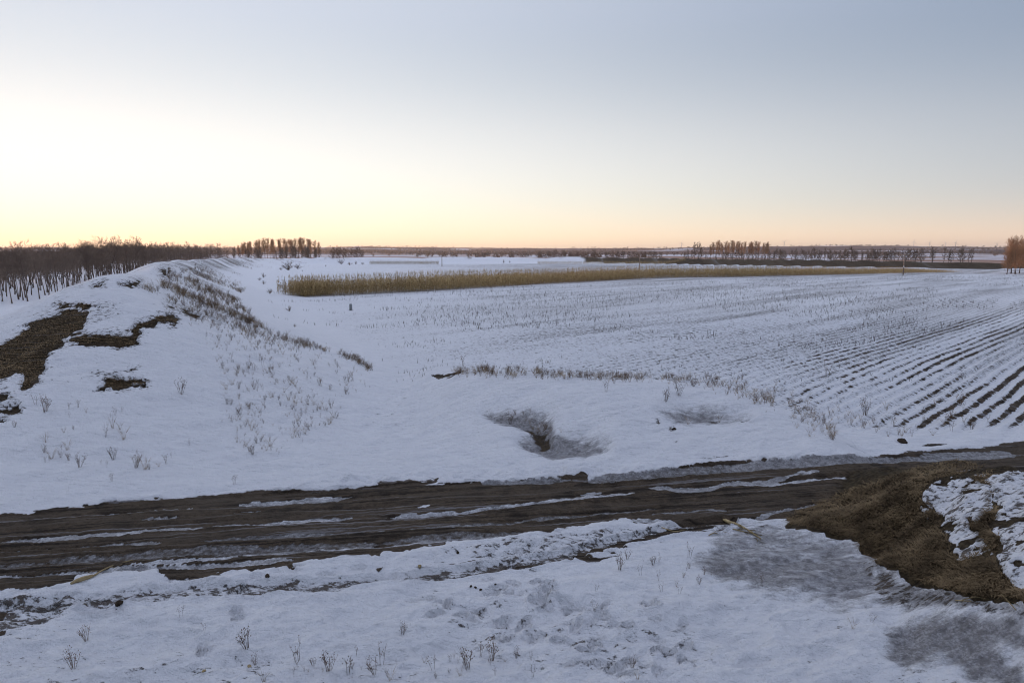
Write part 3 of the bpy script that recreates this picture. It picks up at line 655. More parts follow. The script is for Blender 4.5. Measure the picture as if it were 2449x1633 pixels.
def scatter_np(src_v, src_f, X, Y, Z, rot, sc_, lean=None):
    """many transformed copies of one small triangle mesh, as arrays."""
    n = len(X); c, s_ = np.cos(rot), np.sin(rot)
    x = src_v[None, :, 0] * sc_[:, None]; y = src_v[None, :, 1] * sc_[:, None]; z = src_v[None, :, 2] * sc_[:, None]
    if lean is not None: x = x + z * lean[:, None]
    vx = x * c[:, None] - y * s_[:, None] + X[:, None]; vy = x * s_[:, None] + y * c[:, None] + Y[:, None]; vz = z + Z[:, None]
    v = np.stack([vx, vy, vz], -1).reshape(-1, 3); f = (src_f[None] + (np.arange(n) * len(src_v))[:, None, None]).reshape(-1, 3)
    return v, f
def merge(name, parts, mats):
    vs, fs, ms, n = [], [], [], 0
    for v, f, mi in parts:
        vs.append(v); fs.append(f + n); ms.append(np.full(len(f), mi)); n += len(v)
    return mesh_np(name, np.vstack(vs), np.vstack(fs), mats, np.concatenate(ms))

def unit(v): v = np.asarray(v, float); return v / (np.linalg.norm(v) + 1e-9)
def tree_geo(seed, H=8.0, r0=.13, first=.25, n1=20, spread=.33, up=.7, n2=7, n3=7, w3=.022, fork=1, stems=1, taper=.72):
    """trunk TB and crown TB of a bare tree."""
    global RNG
    keep = RNG; RNG = np.random.default_rng(seed)
    T, K = TB(), TB()
    for st in range(stems):
        lean = RNG.normal(0, .05 if stems == 1 else .16, 2); n = 9
        t = np.linspace(0, 1, n); wig = np.cumsum(RNG.normal(0, .012 * H / 2, (n, 2)), 0)
        base = RNG.normal(0, .12 * (stems > 1), 2)
        P = np.stack([base[0] + lean[0] * H * t + wig[:, 0] * t, base[1] + lean[1] * H * t + wig[:, 1] * t, t * H * (1 if st == 0 else RNG.uniform(.75, 1))], 1)
        P[0, 2] = -.15
        rad = r0 * (1 - .93 * t ** .9) * (1 if st == 0 else .75); rad[0] *= 1.35
        T.tube(P, rad, 6)
        for i in range(n1):
            h = first + (1 - first) * ((i + RNG.uniform(0, 1)) / n1) ** .9; h = min(h, .985)
            p = np.array([np.interp(h, t, P[:, k]) for k in range(3)]); rr = np.interp(h, t, rad) * .55
            a = i * 2.4 + RNG.uniform(-.5, .5); rel = (h - first) / (1 - first)
            Ln = H * spread * (1 - taper * rel ** 1.3) * RNG.uniform(.7, 1.2) * (.62 + .38 * min(1, rel * 4 + .3))
            el = up + RNG.normal(0, .12) + .25 * rel
            d = np.array([math.cos(a) * math.cos(el), math.sin(a) * math.cos(el), math.sin(el)])
            q = [p]; dd = d.copy(); m1 = 4
            for k in range(m1):
                dd = unit(dd + np.array([0, 0, .10]) + RNG.normal(0, .10, 3)); q.append(q[-1] + dd * Ln / m1)
            q = np.array(q); T_ = K; K.tube(q, np.linspace(max(rr * .75, .012), .007, m1 + 1), 3)
            for j in range(n2):
                s = RNG.uniform(.25, 1); b = np.array([np.interp(s * m1, range(m1 + 1), q[:, k]) for k in range(3)])
                d2 = unit(unit(q[-1] - q[0]) + RNG.normal(0, .55, 3) + np.array([0, 0, .18])); L2 = Ln * .42 * RNG.uniform(.6, 1.2)
                e = b + d2 * L2; K.twig(b, e, w3 * 1.7)
                for k in range(n3):
                    s2 = RNG.uniform(.2, 1); b2 = b + d2 * L2 * s2
                    d3 = unit(d2 + RNG.normal(0, .6, 3) + np.array([0, 0, .15])); K.twig(b2, b2 + d3 * L2 * RNG.uniform(.35, .75), w3)
    RNG = keep
    return T, K
class Tree:
    def __init__(s, name, geo, tw, label=None):
        s.name = name; T, K = geo; s.trunk = T.mesh('trunk', [M_BARK]); s.crown = K.mesh('crown', [tw])
    def place(s, x, y, z, rot, scale, label, group, name=None):
        o = link(name or s.name, None, loc=(x, y, z), rotz=rot, scale=scale); o.empty_display_size = .3
        tag(o, label, 'tree', group)
        link('trunk', s.trunk, o); link('crown', s.crown, o); return o

# ---- the wood on the left
WOOD = [Tree('bare_tree', tree_geo(100 + i, H=8, r0=.095, first=.40, n1=19, spread=.32, up=.78, n2=8, n3=9, w3=.024, stems=(1, 2, 1, 1, 2)[i], taper=.5), M_TWIG) for i in range(5)]
LOW = [tree_geo(200 + i, H=8, r0=.09, first=.40, n1=8, spread=.34, up=.78, n2=3, n3=4, w3=.07, taper=.5) for i in range(3)]
pts = []
r_ = np.random.default_rng(3)
outer = []
for i in range(len(RAMP) - 1):
    p, q = RAMP[i], RAMP[i + 1]; d = q - p; nrm = np.array([-d[1], d[0]]) / np.hypot(*d)
    outer.append(p + nrm * 15.5)
outer = np.array(outer)
for _ in range(60000):
    x = r_.uniform(-290, -38); y = r_.uniform(48, 345)
    if x < -1.02 * y - 25: continue
    pts.append((x, y))
pts = np.array(pts); d, par, side, _ = seg_dist(pts[:, 0], pts[:, 1], RAMP)
dens = fbm(pts[:, 0] * .05, pts[:, 1] * .05, 2, 5)
edge = np.interp(pts[:, 1], [40, 60, 80, 150, 250], [40, 25, 13, 13, 6]) + 5 * fbm(pts[:, 0] * .04, pts[:, 1] * .04, 2, 15)
ok = (side < 0) & (d > edge) & (d < 95 + 30 * dens) & (par < 33)
pts = pts[ok]
cell = {}; sel = []
for p in pts:
    k = (int(p[0] // 2.6), int(p[1] // 2.6)); bad = False
    for a in (-1, 0, 1):
        for b in (-1, 0, 1):
            for o in cell.get((k[0] + a, k[1] + b), ()):
                if (o[0] - p[0]) ** 2 + (o[1] - p[1]) ** 2 < 2.15 ** 2: bad = True
    if not bad: cell.setdefault(k, []).append(p); sel.append(p)
sel = np.array(sel)
ppx, _ = proj(sel[:, 0], sel[:, 1], np.zeros(len(sel)))
inview = (ppx > -160) & (ppx < 900); sel = sel[inview]
dd = np.hypot(sel[:, 0], sel[:, 1]); sel = sel[np.argsort(dd)]
NW = 296
zs = HQ(sel[:, 0], sel[:, 1])
hs = .80 + .42 * fbm(sel[:, 0] * .03, sel[:, 1] * .03, 2, 77) + r_.normal(0, .07, len(sel))
hs *= 1.12 * np.interp(ppx[inview][np.argsort(dd)], [-100, 0, 130, 300, 420, 520, 700], [.62, .55, .58, .86, .82, .70, .80])
_d, _, _, _ = seg_dist(sel[:, 0], sel[:, 1], RAMP); fr = _d < np.interp(sel[:, 1], [40, 60, 80, 150, 250], [44, 30, 18.5, 18, 10])
for i in range(min(NW, len(sel))):
    WOOD[i % 5].place(sel[i, 0], sel[i, 1], zs[i], r_.uniform(0, 6.28), float(hs[i]), *(('bare tree at the front edge of the left wood, trunk standing clear in the snow', 'front-edge trees of the left wood') if fr[i] else ('bare tree deeper in the left wood, its trunk hidden among others', 'inner trees of the left wood')))
parts = []
rest = sel[NW:NW + 950]; zr = zs[NW:NW + 950]; hr = hs[NW:NW + 950]
for k in range(3):
    mk = np.arange(len(rest)) % 3 == k
    for g, mi in ((LOW[k][0], 0), (LOW[k][1], 1)):
        v, f = scatter_np(np.vstack(g.v), np.vstack(g.f), rest[mk, 0], rest[mk, 1], zr[mk], r_.uniform(0, 6.28, mk.sum()), hr[mk]); parts.append((v, f, mi))
tag(link('wood', merge('wood', parts, [M_BARK, M_TWIG])), 'far depth of the bare brown wood behind its front trees', 'wood', kind='stuff')
print('wood trees', len(sel))

# ---- poplars and other tree rows
POP = [Tree('bare_poplar', tree_geo(300 + i, H=15, r0=.20, first=.38, n1=28, spread=.23, up=.98, n2=9, n3=10, w3=.085, taper=.3), M_POP) for i in range(3)]
RND = [Tree('bushy_tree', tree_geo(320 + i, H=9, r0=.2, first=.14, n1=22, spread=.42, up=.62, n2=8, n3=9, w3=.08, taper=.55), M_TWIG) for i in range(3)]
UPR = [Tree('slender_tree', tree_geo(340 + i, H=9, r0=.16, first=.22, n1=20, spread=.27, up=.85, n2=7, n3=8, w3=.08, taper=.45), M_TWIG) for i in range(3)]
def by_px(px, dist):
    x = (px - 1224.5) / F * dist * (cp + 0 * px); x = (px - 1224.5) / F * dist; return x, dist
def tall(px_top, dist): return CAM_H + (604 - px_top) / F * dist
def row(kinds, xs, tops, dists, H0, label, group, jit=.06):
    for i, (px, tp, ds) in enumerate(zip(xs, tops, dists)):
        x, y = by_px(px, ds); z = float(HQ(x, y)); h = tall(tp, ds) - z
        kinds[i % len(kinds)].place(x, y, z, r_.uniform(0, 6.28), max(h, 1.5) / H0 * (1 + r_.normal(0, jit)), label(i) if callable(label) else label, group)
n = 34; xs = np.linspace(575, 762, n) + r_.normal(0, 2, n)
row(POP, xs, np.interp(xs, [575, 600, 640, 700, 745, 762], [586, 580, 573, 574, 571, 580]), np.full(n, 430) + r_.normal(0, 8, n), 17.2, 'tall bare poplar with lit top in the row beyond the wood', 'poplars rising beyond the left wood', .03)
n = 9; xs = np.array([797, 806, 815, 824, 833, 842, 851, 860, 868])
row(RND, xs, [594, 593, 595, 597, 596, 598, 599, 597, 600], [455 + r_.normal(0, 5) for _ in xs], 9, lambda i: 'round dark tree at the left end of the small clump beyond the rampart' if i == 0 else ('bare tree at the right end of the small clump beyond the rampart' if i == 8 else 'round dark bare tree in the small clump beyond the rampart'), 'small clump of trees beyond the rampart')
n = 46; xs = np.sort(np.concatenate([r_.uniform(520, 790, 24), r_.uniform(590, 770, 22)]))
row(UPR, xs, 597 + r_.normal(0, 2.5, n), 400 + r_.normal(0, 14, n), 9, 'low dark bare tree standing under the tall poplars beyond the rampart', 'low trees under the left poplars')
xs = np.array([1288, 1292, 1313, 1330, 1347, 1352, 1362, 1380, 1392, 1404, 1420, 1448, 1462, 1476, 1490, 1500, 1512, 1532, 1541, 1552, 1560, 1568, 1577])
row(RND, xs, 603.5 + r_.normal(0, 1.5, len(xs)) + np.array([2 if i in (0, 1) else 0 for i in range(len(xs))]), np.linspace(520, 440, len(xs)), 9, 'small bushy bare tree in the broken line behind the far rampart', 'broken line of small trees behind the far rampart')
xs = np.array([1637, 1644, 1652, 1659, 1667, 1673])
row(RND[:1] + UPR, xs, [606, 603, 601, 590, 589, 592], np.full(6, 425), 9, lambda i: ('small bushy bare tree left of the poplar row', 'taller bare tree left of the poplar row behind dark rampart')[i > 2], 'trees left of the right poplar row')
xs = np.linspace(1697, 1832, 21) + r_.normal(0, 1.5, 21)
row(POP, xs, 579.5 + r_.normal(0, 1.5, 21) + np.interp(xs, [1697, 1705, 1825, 1832], [5, 0, 0, 5]), 430 + r_.normal(0, 4, 21), 17.0, 'thin tall poplar in the row standing behind the dark rampart', 'row of poplars behind the dark rampart', .02)
xs = np.linspace(1690, 1860, 16) + r_.normal(0, 4, 16)
row(RND, xs, 608 + r_.normal(0, 3, 16), 415 + r_.normal(0, 6, 16), 9, 'low bush tree at the feet of the poplars behind the dark rampart', 'low trees at the feet of the right poplars')
xs = np.sort(np.concatenate([np.linspace(1838, 2200, 52) + r_.normal(0, 2.5, 52), np.array([2182, 2222, 2224, 2250, 2262, 2268, 2290, 2296, 2308, 2316])]))
tops = np.where(xs < 2170, 603 + r_.normal(0, 1.8, len(xs)), 600 + r_.normal(0, 1.5, len(xs)))
row(UPR + RND, xs, tops, np.interp(xs, [1838, 2100, 2320], [400, 360, 320]) + r_.normal(0, 5, len(xs)), 9, 'dark bare tree in the long row along the dark rampart', 'long row of trees along the dark rampart')
BIG = [Tree('bare_willow', tree_geo(360 + i, H=11, r0=.14, first=.12, n1=36, spread=.30, up=.85, n2=9, n3=10, w3=.04, stems=3, taper=.4), M_POP) for i in range(2)]
bx_ = [(2403, 578, 186, 'leftmost slender tree of the russet clump at the field corner'), (2412, 566, 192, 'tall russet bare tree second in the clump at field corner'), (2424, 560, 188, 'tallest russet bare tree in the clump at the field corner'), (2434, 562, 195, 'russet bare tree just right of the tallest in the corner clump'), (2447, 566, 186, 'russet bare tree cut by the picture edge at the field corner')] + [(2462, 563, 190, 'russet bare tree just outside the corner clump'), (2480, 570, 192, 'russet bare tree at the end of the corner clump')]
for i, (px, tp, ds, lb) in enumerate(bx_):
    x, y = by_px(px, ds); z = float(HQ(x, y)); BIG[i % 2].place(x, y, z, i * 1.9, (tall(tp + 12, ds) - z) / 11.6, lb, 'russet trees at the field corner')

# distant woods on the plain and hills: one mass
cl = TB()
rr = np.random.default_rng(5)
for k in range(26):
    a = rr.uniform(0, 6.28); h = rr.uniform(.35, 1); w = .55 * math.sqrt(max(.05, 1 - (2 * h - 1.1) ** 2))
    c = np.array([math.cos(a) * w * rr.uniform(.2, 1), math.sin(a) * w * rr.uniform(.2, 1), h])
    e1 = rr.normal(0, .16, 3); e2 = rr.normal(0, .16, 3); cl.add([c - e1, c + e1, c + e2], [(0, 1, 2)], 0)
cl.add([(-.05, 0, 0), (.05, 0, 0), (0, 0, .8)], [(0, 1, 2)]); cl.add([(0, -.05, 0), (0, .05, 0), (0, 0, .8)], [(0, 1, 2)])
n = 30000
az = np.radians(rr.uniform(-40, 42, n)); ds = np.exp(rr.uniform(math.log(560), math.log(6800), n)); X = np.sin(az) * ds; Y = np.cos(az) * ds
wn_ = fbm(X * .0011 + 3, Y * .0032, 4, 201); lin_ = fbm(X * .0016, Y * .012, 2, 207)
keep = ((wn_ > .60) & (ds > 2400)) | ((lin_ > .78) & (ds > 750))
# the clear white strip of the plain
X, Y, ds = X[keep], Y[keep], ds[keep]; X, Y, ds = X[:2600], Y[:2600], ds[:2600]
v, f = scatter_np(np.vstack(cl.v), np.vstack(cl.f), X, Y, HQ(X, Y) - .2, rr.uniform(0, 6, len(X)), rr.uniform(6, 10, len(X)) * np.interp(ds, [500, 2000, 7000], [.8, 1, 1.5]))
tag(link('distant_wood', mesh_np('distant_wood', v, f, [M_TWIG])), 'dark bands of far-off woods on the plain and hills', 'woods', kind='stuff')

# ------------------------------------------------------------------ corn
def corn_geo(seed, leaves=9, full=True):
    g = TB(); q = np.random.default_rng(seed); H = 2.0
    b = q.normal(0, .06, 2); P = np.array([[0, 0, -.05], [b[0] * .4, b[1] * .4, .9], [b[0], b[1], 1.75], [b[0] * 1.5, b[1] * 1.5, 2.15]])
    g.tube(P, [.017, .014, .009, .005], 3)
    for i in range(leaves):
        h = .25 + 1.5 * (i + q.uniform(0, .8)) / leaves; a = (i % 2) * math.pi + q.normal(0, .6); L = q.uniform(.35, .65)
        c, s = math.cos(a), math.sin(a); w = q.uniform(.03, .05); up = q.uniform(.05, .3)
        p0 = np.array([0, 0, h]); p1 = p0 + [c * L * .45, s * L * .45, up]; p2 = p0 + [c * L * .8, s * L * .8, up - q.uniform(.15, .5)]
        n_ = np.array([-s, c, .3 * q.normal()]) * w
        g.add([p0 - n_ * .6, p0 + n_ * .6, p1 - n_, p1 + n_, p2], [(0, 1, 3), (0, 3, 2), (2, 3, 4)])
    for i in range(5 if full else 3):
        a = q.uniform(0, 6.28); tip = P[-1] + [math.cos(a) * .1, math.sin(a) * .1, q.uniform(.15, .45)]; g.twig(P[-1] - [0, 0, .05], tip, .03)
    if full and q.random() < .6:                                       # the ear, hanging in its husk
        a = q.uniform(0, 6.28); d = np.array([math.cos(a), math.sin(a), -.7]); p = np.array([0, 0, 1.0]) + d * .03
        g.tube([p, p + d * .08, p + d * .2], [.015, .033, .01], 4)
    return g
CORN = [corn_geo(400 + i) for i in range(6)]; CORN_M = [g.mesh('corn_stalk', [M_CORN]) for g in CORN]
CORN_L = [corn_geo(430 + i, 7, False) for i in range(4)]
fl = [(664, 705), (735, 711), (1041, 696), (1322, 677), (1562, 666), (1770, 664), (2083, 657), (2187, 654), (2300, 650)]
FL = np.array([unproj(a, b, .3) for a, b in fl])
FH = [.88, .98, 1.05, 1.0, 1.0, .95, .68, .6, .22]
seg = np.hypot(*np.diff(FL, axis=0).T); cum = np.concatenate([[0], np.cumsum(seg)])
stalks = []
q = np.random.default_rng(11)
for rw in range(9):
    s = q.uniform(0, .3)
    while s < cum[-1]:
        x = np.interp(s, cum, FL[:, 0]); y = np.interp(s, cum, FL[:, 1]); h = np.interp(s, cum, FH)
        x0 = np.interp(min(s + 2, cum[-1]), cum, FL[:, 0]) - x; y0 = np.interp(min(s + 2, cum[-1]), cum, FL[:, 1]) - y; l = math.hypot(x0, y0) + 1e-6
        k = rw * .66 + q.normal(0, .07) + .4 * math.sin(s * .7) * .2
        X = x - y0 / l * k; Y = y + x0 / l * k
        stalks.append((X, Y, h * q.uniform(.70, 1.22), s, rw))
        s += q.uniform(.17, .32)
stalks = np.array(stalks); 
SZ = HQ(stalks[:, 0], stalks[:, 1])
order = np.argsort(np.hypot(stalks[:, 0], stalks[:, 1]) + stalks[:, 4] * 3.0)
ind = order[:298]; oth = order[298:]
for i, j in enumerate(ind):
    o = link('corn_stalk', CORN_M[i % 6], loc=(stalks[j, 0], stalks[j, 1], SZ[j]), rotz=q.uniform(0, 6.28), scale=float(stalks[j, 2]))
    o.rotation_euler[0] = q.normal(0, .07); o.rotation_euler[1] = q.normal(0, .07)
    tag(o, 'dry tan corn stalk standing in the front edge of the unharvested corn strip', 'corn', 'corn stalks at the near end of the strip')
parts = []
for k in range(4):
    j = oth[k::4]; v, f = scatter_np(np.vstack(CORN_L[k].v), np.vstack(CORN_L[k].f), stalks[j, 0], stalks[j, 1], SZ[j], q.uniform(0, 6.28, len(j)), stalks[j, 2], q.normal(0, .06, len(j))); parts.append((v, f, 0))
tag(link('corn', merge('corn', parts, [M_CORN])), 'long strip of unharvested dry corn across the snowy field', 'corn', kind='stuff')
print('corn', len(stalks))
def far_corn(px0, px1, y0, y1, rows, lab, hgt):
    A = np.array(unproj(px0, y0, .1)); B = np.array(unproj(px1, y1, .1)); L = np.hypot(*(B - A)); d = (B - A) / L; nn = np.array([-d[1], d[0]]); P = []
    for rw in range(rows):
        s = np.arange(0, L, .45) + q.uniform(-.15, .15, int(math.ceil(L / .45))); P.append(A + s[:, None] * d + nn * rw * .8)
    P = np.vstack(P); Z = HQ(P[:, 0], P[:, 1]); v, f = scatter_np(np.vstack(CORN_L[0].v), np.vstack(CORN_L[0].f), P[:, 0], P[:, 1], Z, q.uniform(0, 6.28, len(P)), hgt * q.uniform(.8, 1.15, len(P)))
    tag(link('corn', mesh_np('corn', v, f, [M_CORN])), lab, 'corn', kind='stuff')
far_corn(884, 1048, 634, 634, 5, 'short strip of dry corn in front of the far rampart', .85)
far_corn(1286, 1640, 633.5, 634, 4, 'thin far strip of dry corn reaching to the dark rampart', .75)

# ------------------------------------------------------------------ weeds and grasses
def weed_geo(seed, kind):
    g = TB(); q = np.random.default_rng(seed)
    ns = {'tuft': 16, 'stalk': 3, 'bush': 9, 'sprig': 2}[kind]
    for i in range(ns):
        a = q.uniform(0, 6.28); sp_ = {'tuft': .5, 'stalk': .16, 'bush': .45, 'sprig': .3}[kind]
        L = q.uniform(.6, 1.0); b = np.array([math.cos(a), math.sin(a), 0]) * q.uniform(0, .10)
        d = np.array([math.cos(a) * sp_ * q.uniform(.3, 1), math.sin(a) * sp_ * q.uniform(.3, 1), 1.0]); d /= np.linalg.norm(d)
        mid = b + d * L * .55 + [0, 0, .02]; tip = b + d * L + np.array([math.cos(a), math.sin(a), -.1]) * (.16 if kind == 'tuft' else .05)
        w = .016 if kind == 'tuft' else .012
        if kind == 'tuft': g.twig(b - [0, 0, .04], mid, w); g.twig(mid - d * .08, tip, w)
        else:
            g.tube([b - [0, 0, .05], mid, tip], [w * .75, w * .55, w * .25], 3)
            for k in range(5 if kind == 'bush' else 6):
                s = q.uniform(.3, .95); p = b + d * L * s; aa = q.uniform(0, 6.28); e = p + np.array([math.cos(aa), math.sin(aa), q.uniform(.5, 1.6)]) * q.uniform(.07, .16)
                g.twig(p, e, .016)
                if q.random() < .65:
                    r = .022; g.add([e + [r, 0, 0], e + [-r * .6, r, 0], e + [-r * .6, -r, 0], e + [0, 0, r * 2.2]], [(0, 1, 3), (1, 2, 3), (2, 0, 3)])
    return g
WK = ['tuft', 'tuft', 'stalk', 'stalk', 'bush', 'bush', 'sprig', 'sprig']
WG = [weed_geo(500 + i, k) for i, k in enumerate(WK)]
WM = [g.mesh('dry_weed', [M_GRASS if k == 'tuft' else M_WEED]) for g, k in zip(WG, WK)]
q = np.random.default_rng(21)
def weed(px, py, size, kind, label, group=None):
    X, Y, Z, ok = on_ground(px, py)
    if not ok[0]: return
    o = link('dry_weed', WM[kind], loc=(X[0], Y[0], Z[0]), rotz=q.uniform(0, 6.28), scale=size); o.rotation_euler[0] = q.normal(0, .12)
    return tag(o, label, 'weed', group)
def in_poly(P, n):
    P = np.asarray(P, float); out = []
    while len(out) < n:
        a = q.uniform(P[:, 0].min(), P[:, 0].max(), n); b = q.uniform(P[:, 1].min(), P[:, 1].max(), n); s = poly_sd(a, b, P) > 0
        out += list(zip(a[s], b[s]))
    return np.array(out[:n])
# foreground weeds one by one
FGW = [(588, 1555, .42, 4, 'clump of upright reddish stems, largest in the left foreground snow'), (207, 1534, .32, 4, 'low reddish clump of stems in the snow, far left foreground'), (176, 1600, .36, 5, 'bushy brown weed near the bottom left corner'),
       (712, 1580, .40, 2, 'single upright branching weed right of the largest stem clump'), (783, 1610, .42, 3, 'tall seeded weed left of centre at the bottom edge'), (835, 1620, .4, 3, 'slender seeded weed beside the tall one at the bottom edge'),
       (913, 1592, .40, 2, 'yellowish forked weed leaning right in the foreground'), (895, 1612, .30, 5, 'small bushy weed below the yellowish forked one'), (964, 1523, .24, 4, 'two-stemmed brown weed above the yellowish forked one'), (852, 1568, .22, 6, 'tiny upright weed left of the forked one'),
       (1120, 1598, .40, 4, 'dark spreading clump of stems right of bottom centre'), (1178, 1580, .38, 5, 'leafy weed right of the dark spreading clump'), (1150, 1572, .34, 3, 'thin stem between the dark clump and leafy weed'), (1037, 1604, .3, 6, 'short thin weed left of the dark clump'),
       (1483, 1365, .34, 5, 'dark seeded weed by the snow lump under the side track'), (1648, 1335, .36, 2, 'upright reddish weed beside the frozen puddle'), (1532, 1378, .26, 6, 'small forked weed right of the dark seeded one'), (1423, 1463, .24, 6, 'single thin stem among the footprints'), (1582, 1420, .22, 6, 'stub of weed among the right footprints'), (1625, 1422, .2, 6, 'rightmost of two stubs beside the footprints'),
       (1425, 1414, .2, 6, 'thin stem above the footprints'), (611, 1590, .22, 5, 'small pale bushy weed at lower left'), (490, 1510, .2, 6, 'tiny weed between two large prints'), (433, 1478, .26, 6, 'thin single stem below the side track'), (560, 1160, .36, 3, 'single tall stem by the far road edge'), (267, 1152, .3, 3, 'small curved weed on the snow above the road'),
       (1500, 1340, .22, 5, 'brown sprig at the edge of the bare track'), (2085, 1490, .2, 6, 'thin dark sprig on the snow near the lower ice'), (2040, 1505, .22, 0, 'flat tuft of grass by the lower ice'), (1450, 940, .5, 3, 'curled dark leaf-like stalk standing on the snow bank'), (1593, 962, .5, 5, 'bushy weed on the snow bank above the right hollow'), (1624, 950, .55, 5, 'larger bushy weed on bank above the right hollow'),
       (1645, 1018, .36, 0, 'round tan tuft inside the right hollow'), (1720, 1010, .36, 0, 'second tan tuft inside the right hollow'), (1219, 1015, .45, 4, 'brown weed left of the dark hollow'), (1109, 878, .8, 3, 'tall dark weed at the left end of the bank crest'), (2070, 995, .75, 5, 'wide brown weed on the field edge right of the bank'), (2137, 1022, .5, 3, 'small upright weed right of the bank end'), (1176, 699, 1.6, 2, 'thin dead weed standing alone before the corn strip'), (1977, 905, .9, 2, 'lone dead weed among the furrows'), (433, 945, .6, 5, 'dense brown weed on the snowy rampart face'), (110, 985, .6, 4, 'spreading weed on the lower left rampart face')]
for a in FGW: weed(*a[:4], a[4])
# about 250 more as individuals, then the masses
FIELDS = [([(520, 770), (700, 830), (860, 880), (880, 930), (800, 1010), (700, 1080), (600, 1100), (520, 1040), (540, 900), (480, 800)], 120, (.12, .32), 'dry brown weed poking from the snow on the rampart end', 'weeds on the rampart end slope'),
          ([(60, 960), (360, 980), (460, 1060), (380, 1130), (120, 1130), (10, 1070)], 40, (.15, .38), 'small dry weed on the lower left face of the rampart', 'weeds on the lower left rampart face'),
          ([(700, 1590), (1300, 1560), (1560, 1600), (1600, 1633), (560, 1633)], 34, (.08, .24), 'thin dry stem sticking out of the foreground snow', 'thin stems in the foreground snow'),
          ([(2000, 990), (2300, 960), (2440, 1020), (2300, 1050), (2100, 1050)], 24, (.25, .5), 'short dry weed at the near edge of the furrowed field', 'weeds at the near field edge'),
          ([(1450, 1330), (1700, 1300), (1850, 1420), (1700, 1450), (1500, 1420)], 14, (.12, .26), 'short sprig in the snow near the frozen puddle', 'sprigs near the frozen puddle')]
for P, n, sz, lab, grp in FIELDS:
    for (a, b) in in_poly(P, n): weed(a, b, sz[0] + (sz[1] * 1.35 - sz[0]) * q.random() ** 2, int(q.integers(0, 8)), lab, grp)
def veg_mass(name, pxpy, size, kinds, lab, cat, mat_of=None, lift=0):
    X, Y, Z, ok = on_ground(pxpy[:, 0], pxpy[:, 1]); X, Y, Z = X[ok], Y[ok], Z[ok]; parts = []
    kk = q.integers(0, len(kinds), len(X)); sz = size[0] + (size[1] * 1.35 - size[0]) * q.random(len(X)) ** 2.2
    for i, k in enumerate(kinds):
        m = kk == i
        if m.any():
            v, f = scatter_np(np.vstack(WG[k].v), np.vstack(WG[k].f), X[m], Y[m], Z[m], q.uniform(0, 6.28, m.sum()), sz[m], q.normal(.0, .2, m.sum())); parts.append((v, f, 0 if WK[k] == 'tuft' else 1))
    return tag(link(name, merge(name, parts, [M_GRASS, M_WEED])), lab, cat, kind='stuff')
def along(P, n, spread, gain=0.0):
    P = np.asarray(P, float); L = np.concatenate([[0], np.cumsum(np.hypot(*np.diff(P, axis=0).T))]); s = q.uniform(0, L[-1], n)
    x = np.interp(s, L, P[:, 0]); y = np.interp(s, L, P[:, 1]); sp_ = np.interp(s, L, spread) if not np.isscalar(spread) else spread
    c = fbm(x * .03, y * .03, 3, 301) 
    return np.stack([x + q.normal(0, 3, n), y + q.normal(0, 1, n) * sp_], 1)[(c > .36 - gain) & (q.random(n) < .25 + gain * 2 + 1.6 * np.clip(c - .36, 0, 1) * 2)]
L1 = along([(345, 690), (396, 708), (470, 738), (540, 768), (625, 802), (700, 818), (781, 838), (850, 862), (898, 892)], 1500, [3, 8, 12, 10, 8, 5, 4, 4, 4])
L1b = along([(400, 730), (500, 770), (600, 815), (720, 850)], 260, 14)
face = in_poly([(500, 770), (640, 820), (780, 850), (880, 895), (890, 940), (800, 1010), (690, 1090), (590, 1100), (540, 1000), (520, 880), (470, 790)], 420)
fc = fbm(face[:, 0] * .02, face[:, 1] * .02, 3, 303) > .42
side_r = in_poly([(400, 660), (470, 640), (520, 640), (590, 690), (560, 720), (640, 790), (560, 770), (440, 720), (380, 690)], 1800)
sc_ = fbm(side_r[:, 0] * .012 - side_r[:, 1] * .02, side_r[:, 1] * .12 - side_r[:, 0] * .05, 3, 305) > .44
veg_mass('dry_grass', np.vstack([L1, L1b, face[fc]]), (.08, .29), [0, 1, 0, 1, 4, 5, 2], 'dry grass and weeds along the rampart shoulder', 'grass')
gl = np.vstack([along(P, 110, 1.6) for P in ([(481, 642), (520, 655), (573, 674)], [(473, 659), (520, 678), (581, 701)], [(499, 690), (530, 713)], [(511, 634), (575, 660)], [(543, 626), (600, 643)], [(601, 626), (646, 643)], [(640, 625), (690, 640)], [(450, 668), (520, 700), (575, 725)], [(690, 622), (740, 635)], [(575, 627), (622, 642)])])
veg_mass('dry_grass', np.vstack([side_r[sc_], gl]), (.2, .42), [0, 1, 0, 4, 5], 'thin dry growth on the field side of the rampart', 'grass')
bank_c = along([(1085, 893), (1180, 893), (1290, 897), (1420, 903), (1600, 906), (1690, 916), (1780, 935), (1880, 972), (1960, 1012), (2000, 1040)], 2000, [4, 6, 6, 4, 5, 7, 11, 14, 16, 14], .10)
bank_b = along([(1700, 918), (1850, 940), (1990, 985), (2100, 1030)], 140, 10)
veg_mass('dry_grass', np.vstack([bank_c, bank_b]), (.05, .24), [0, 1, 0, 1, 4, 5, 7], 'fringe of tan grass along the low bank crest', 'grass')
core = in_poly(HOLLOW_CORE[0], 34); veg_mass('dry_grass', np.vstack([core, in_poly(HOLLOW[0], 10)]), (.08, .24), [0, 1, 4], 'dark grass tufts in the melted hollow of the bank', 'grass')

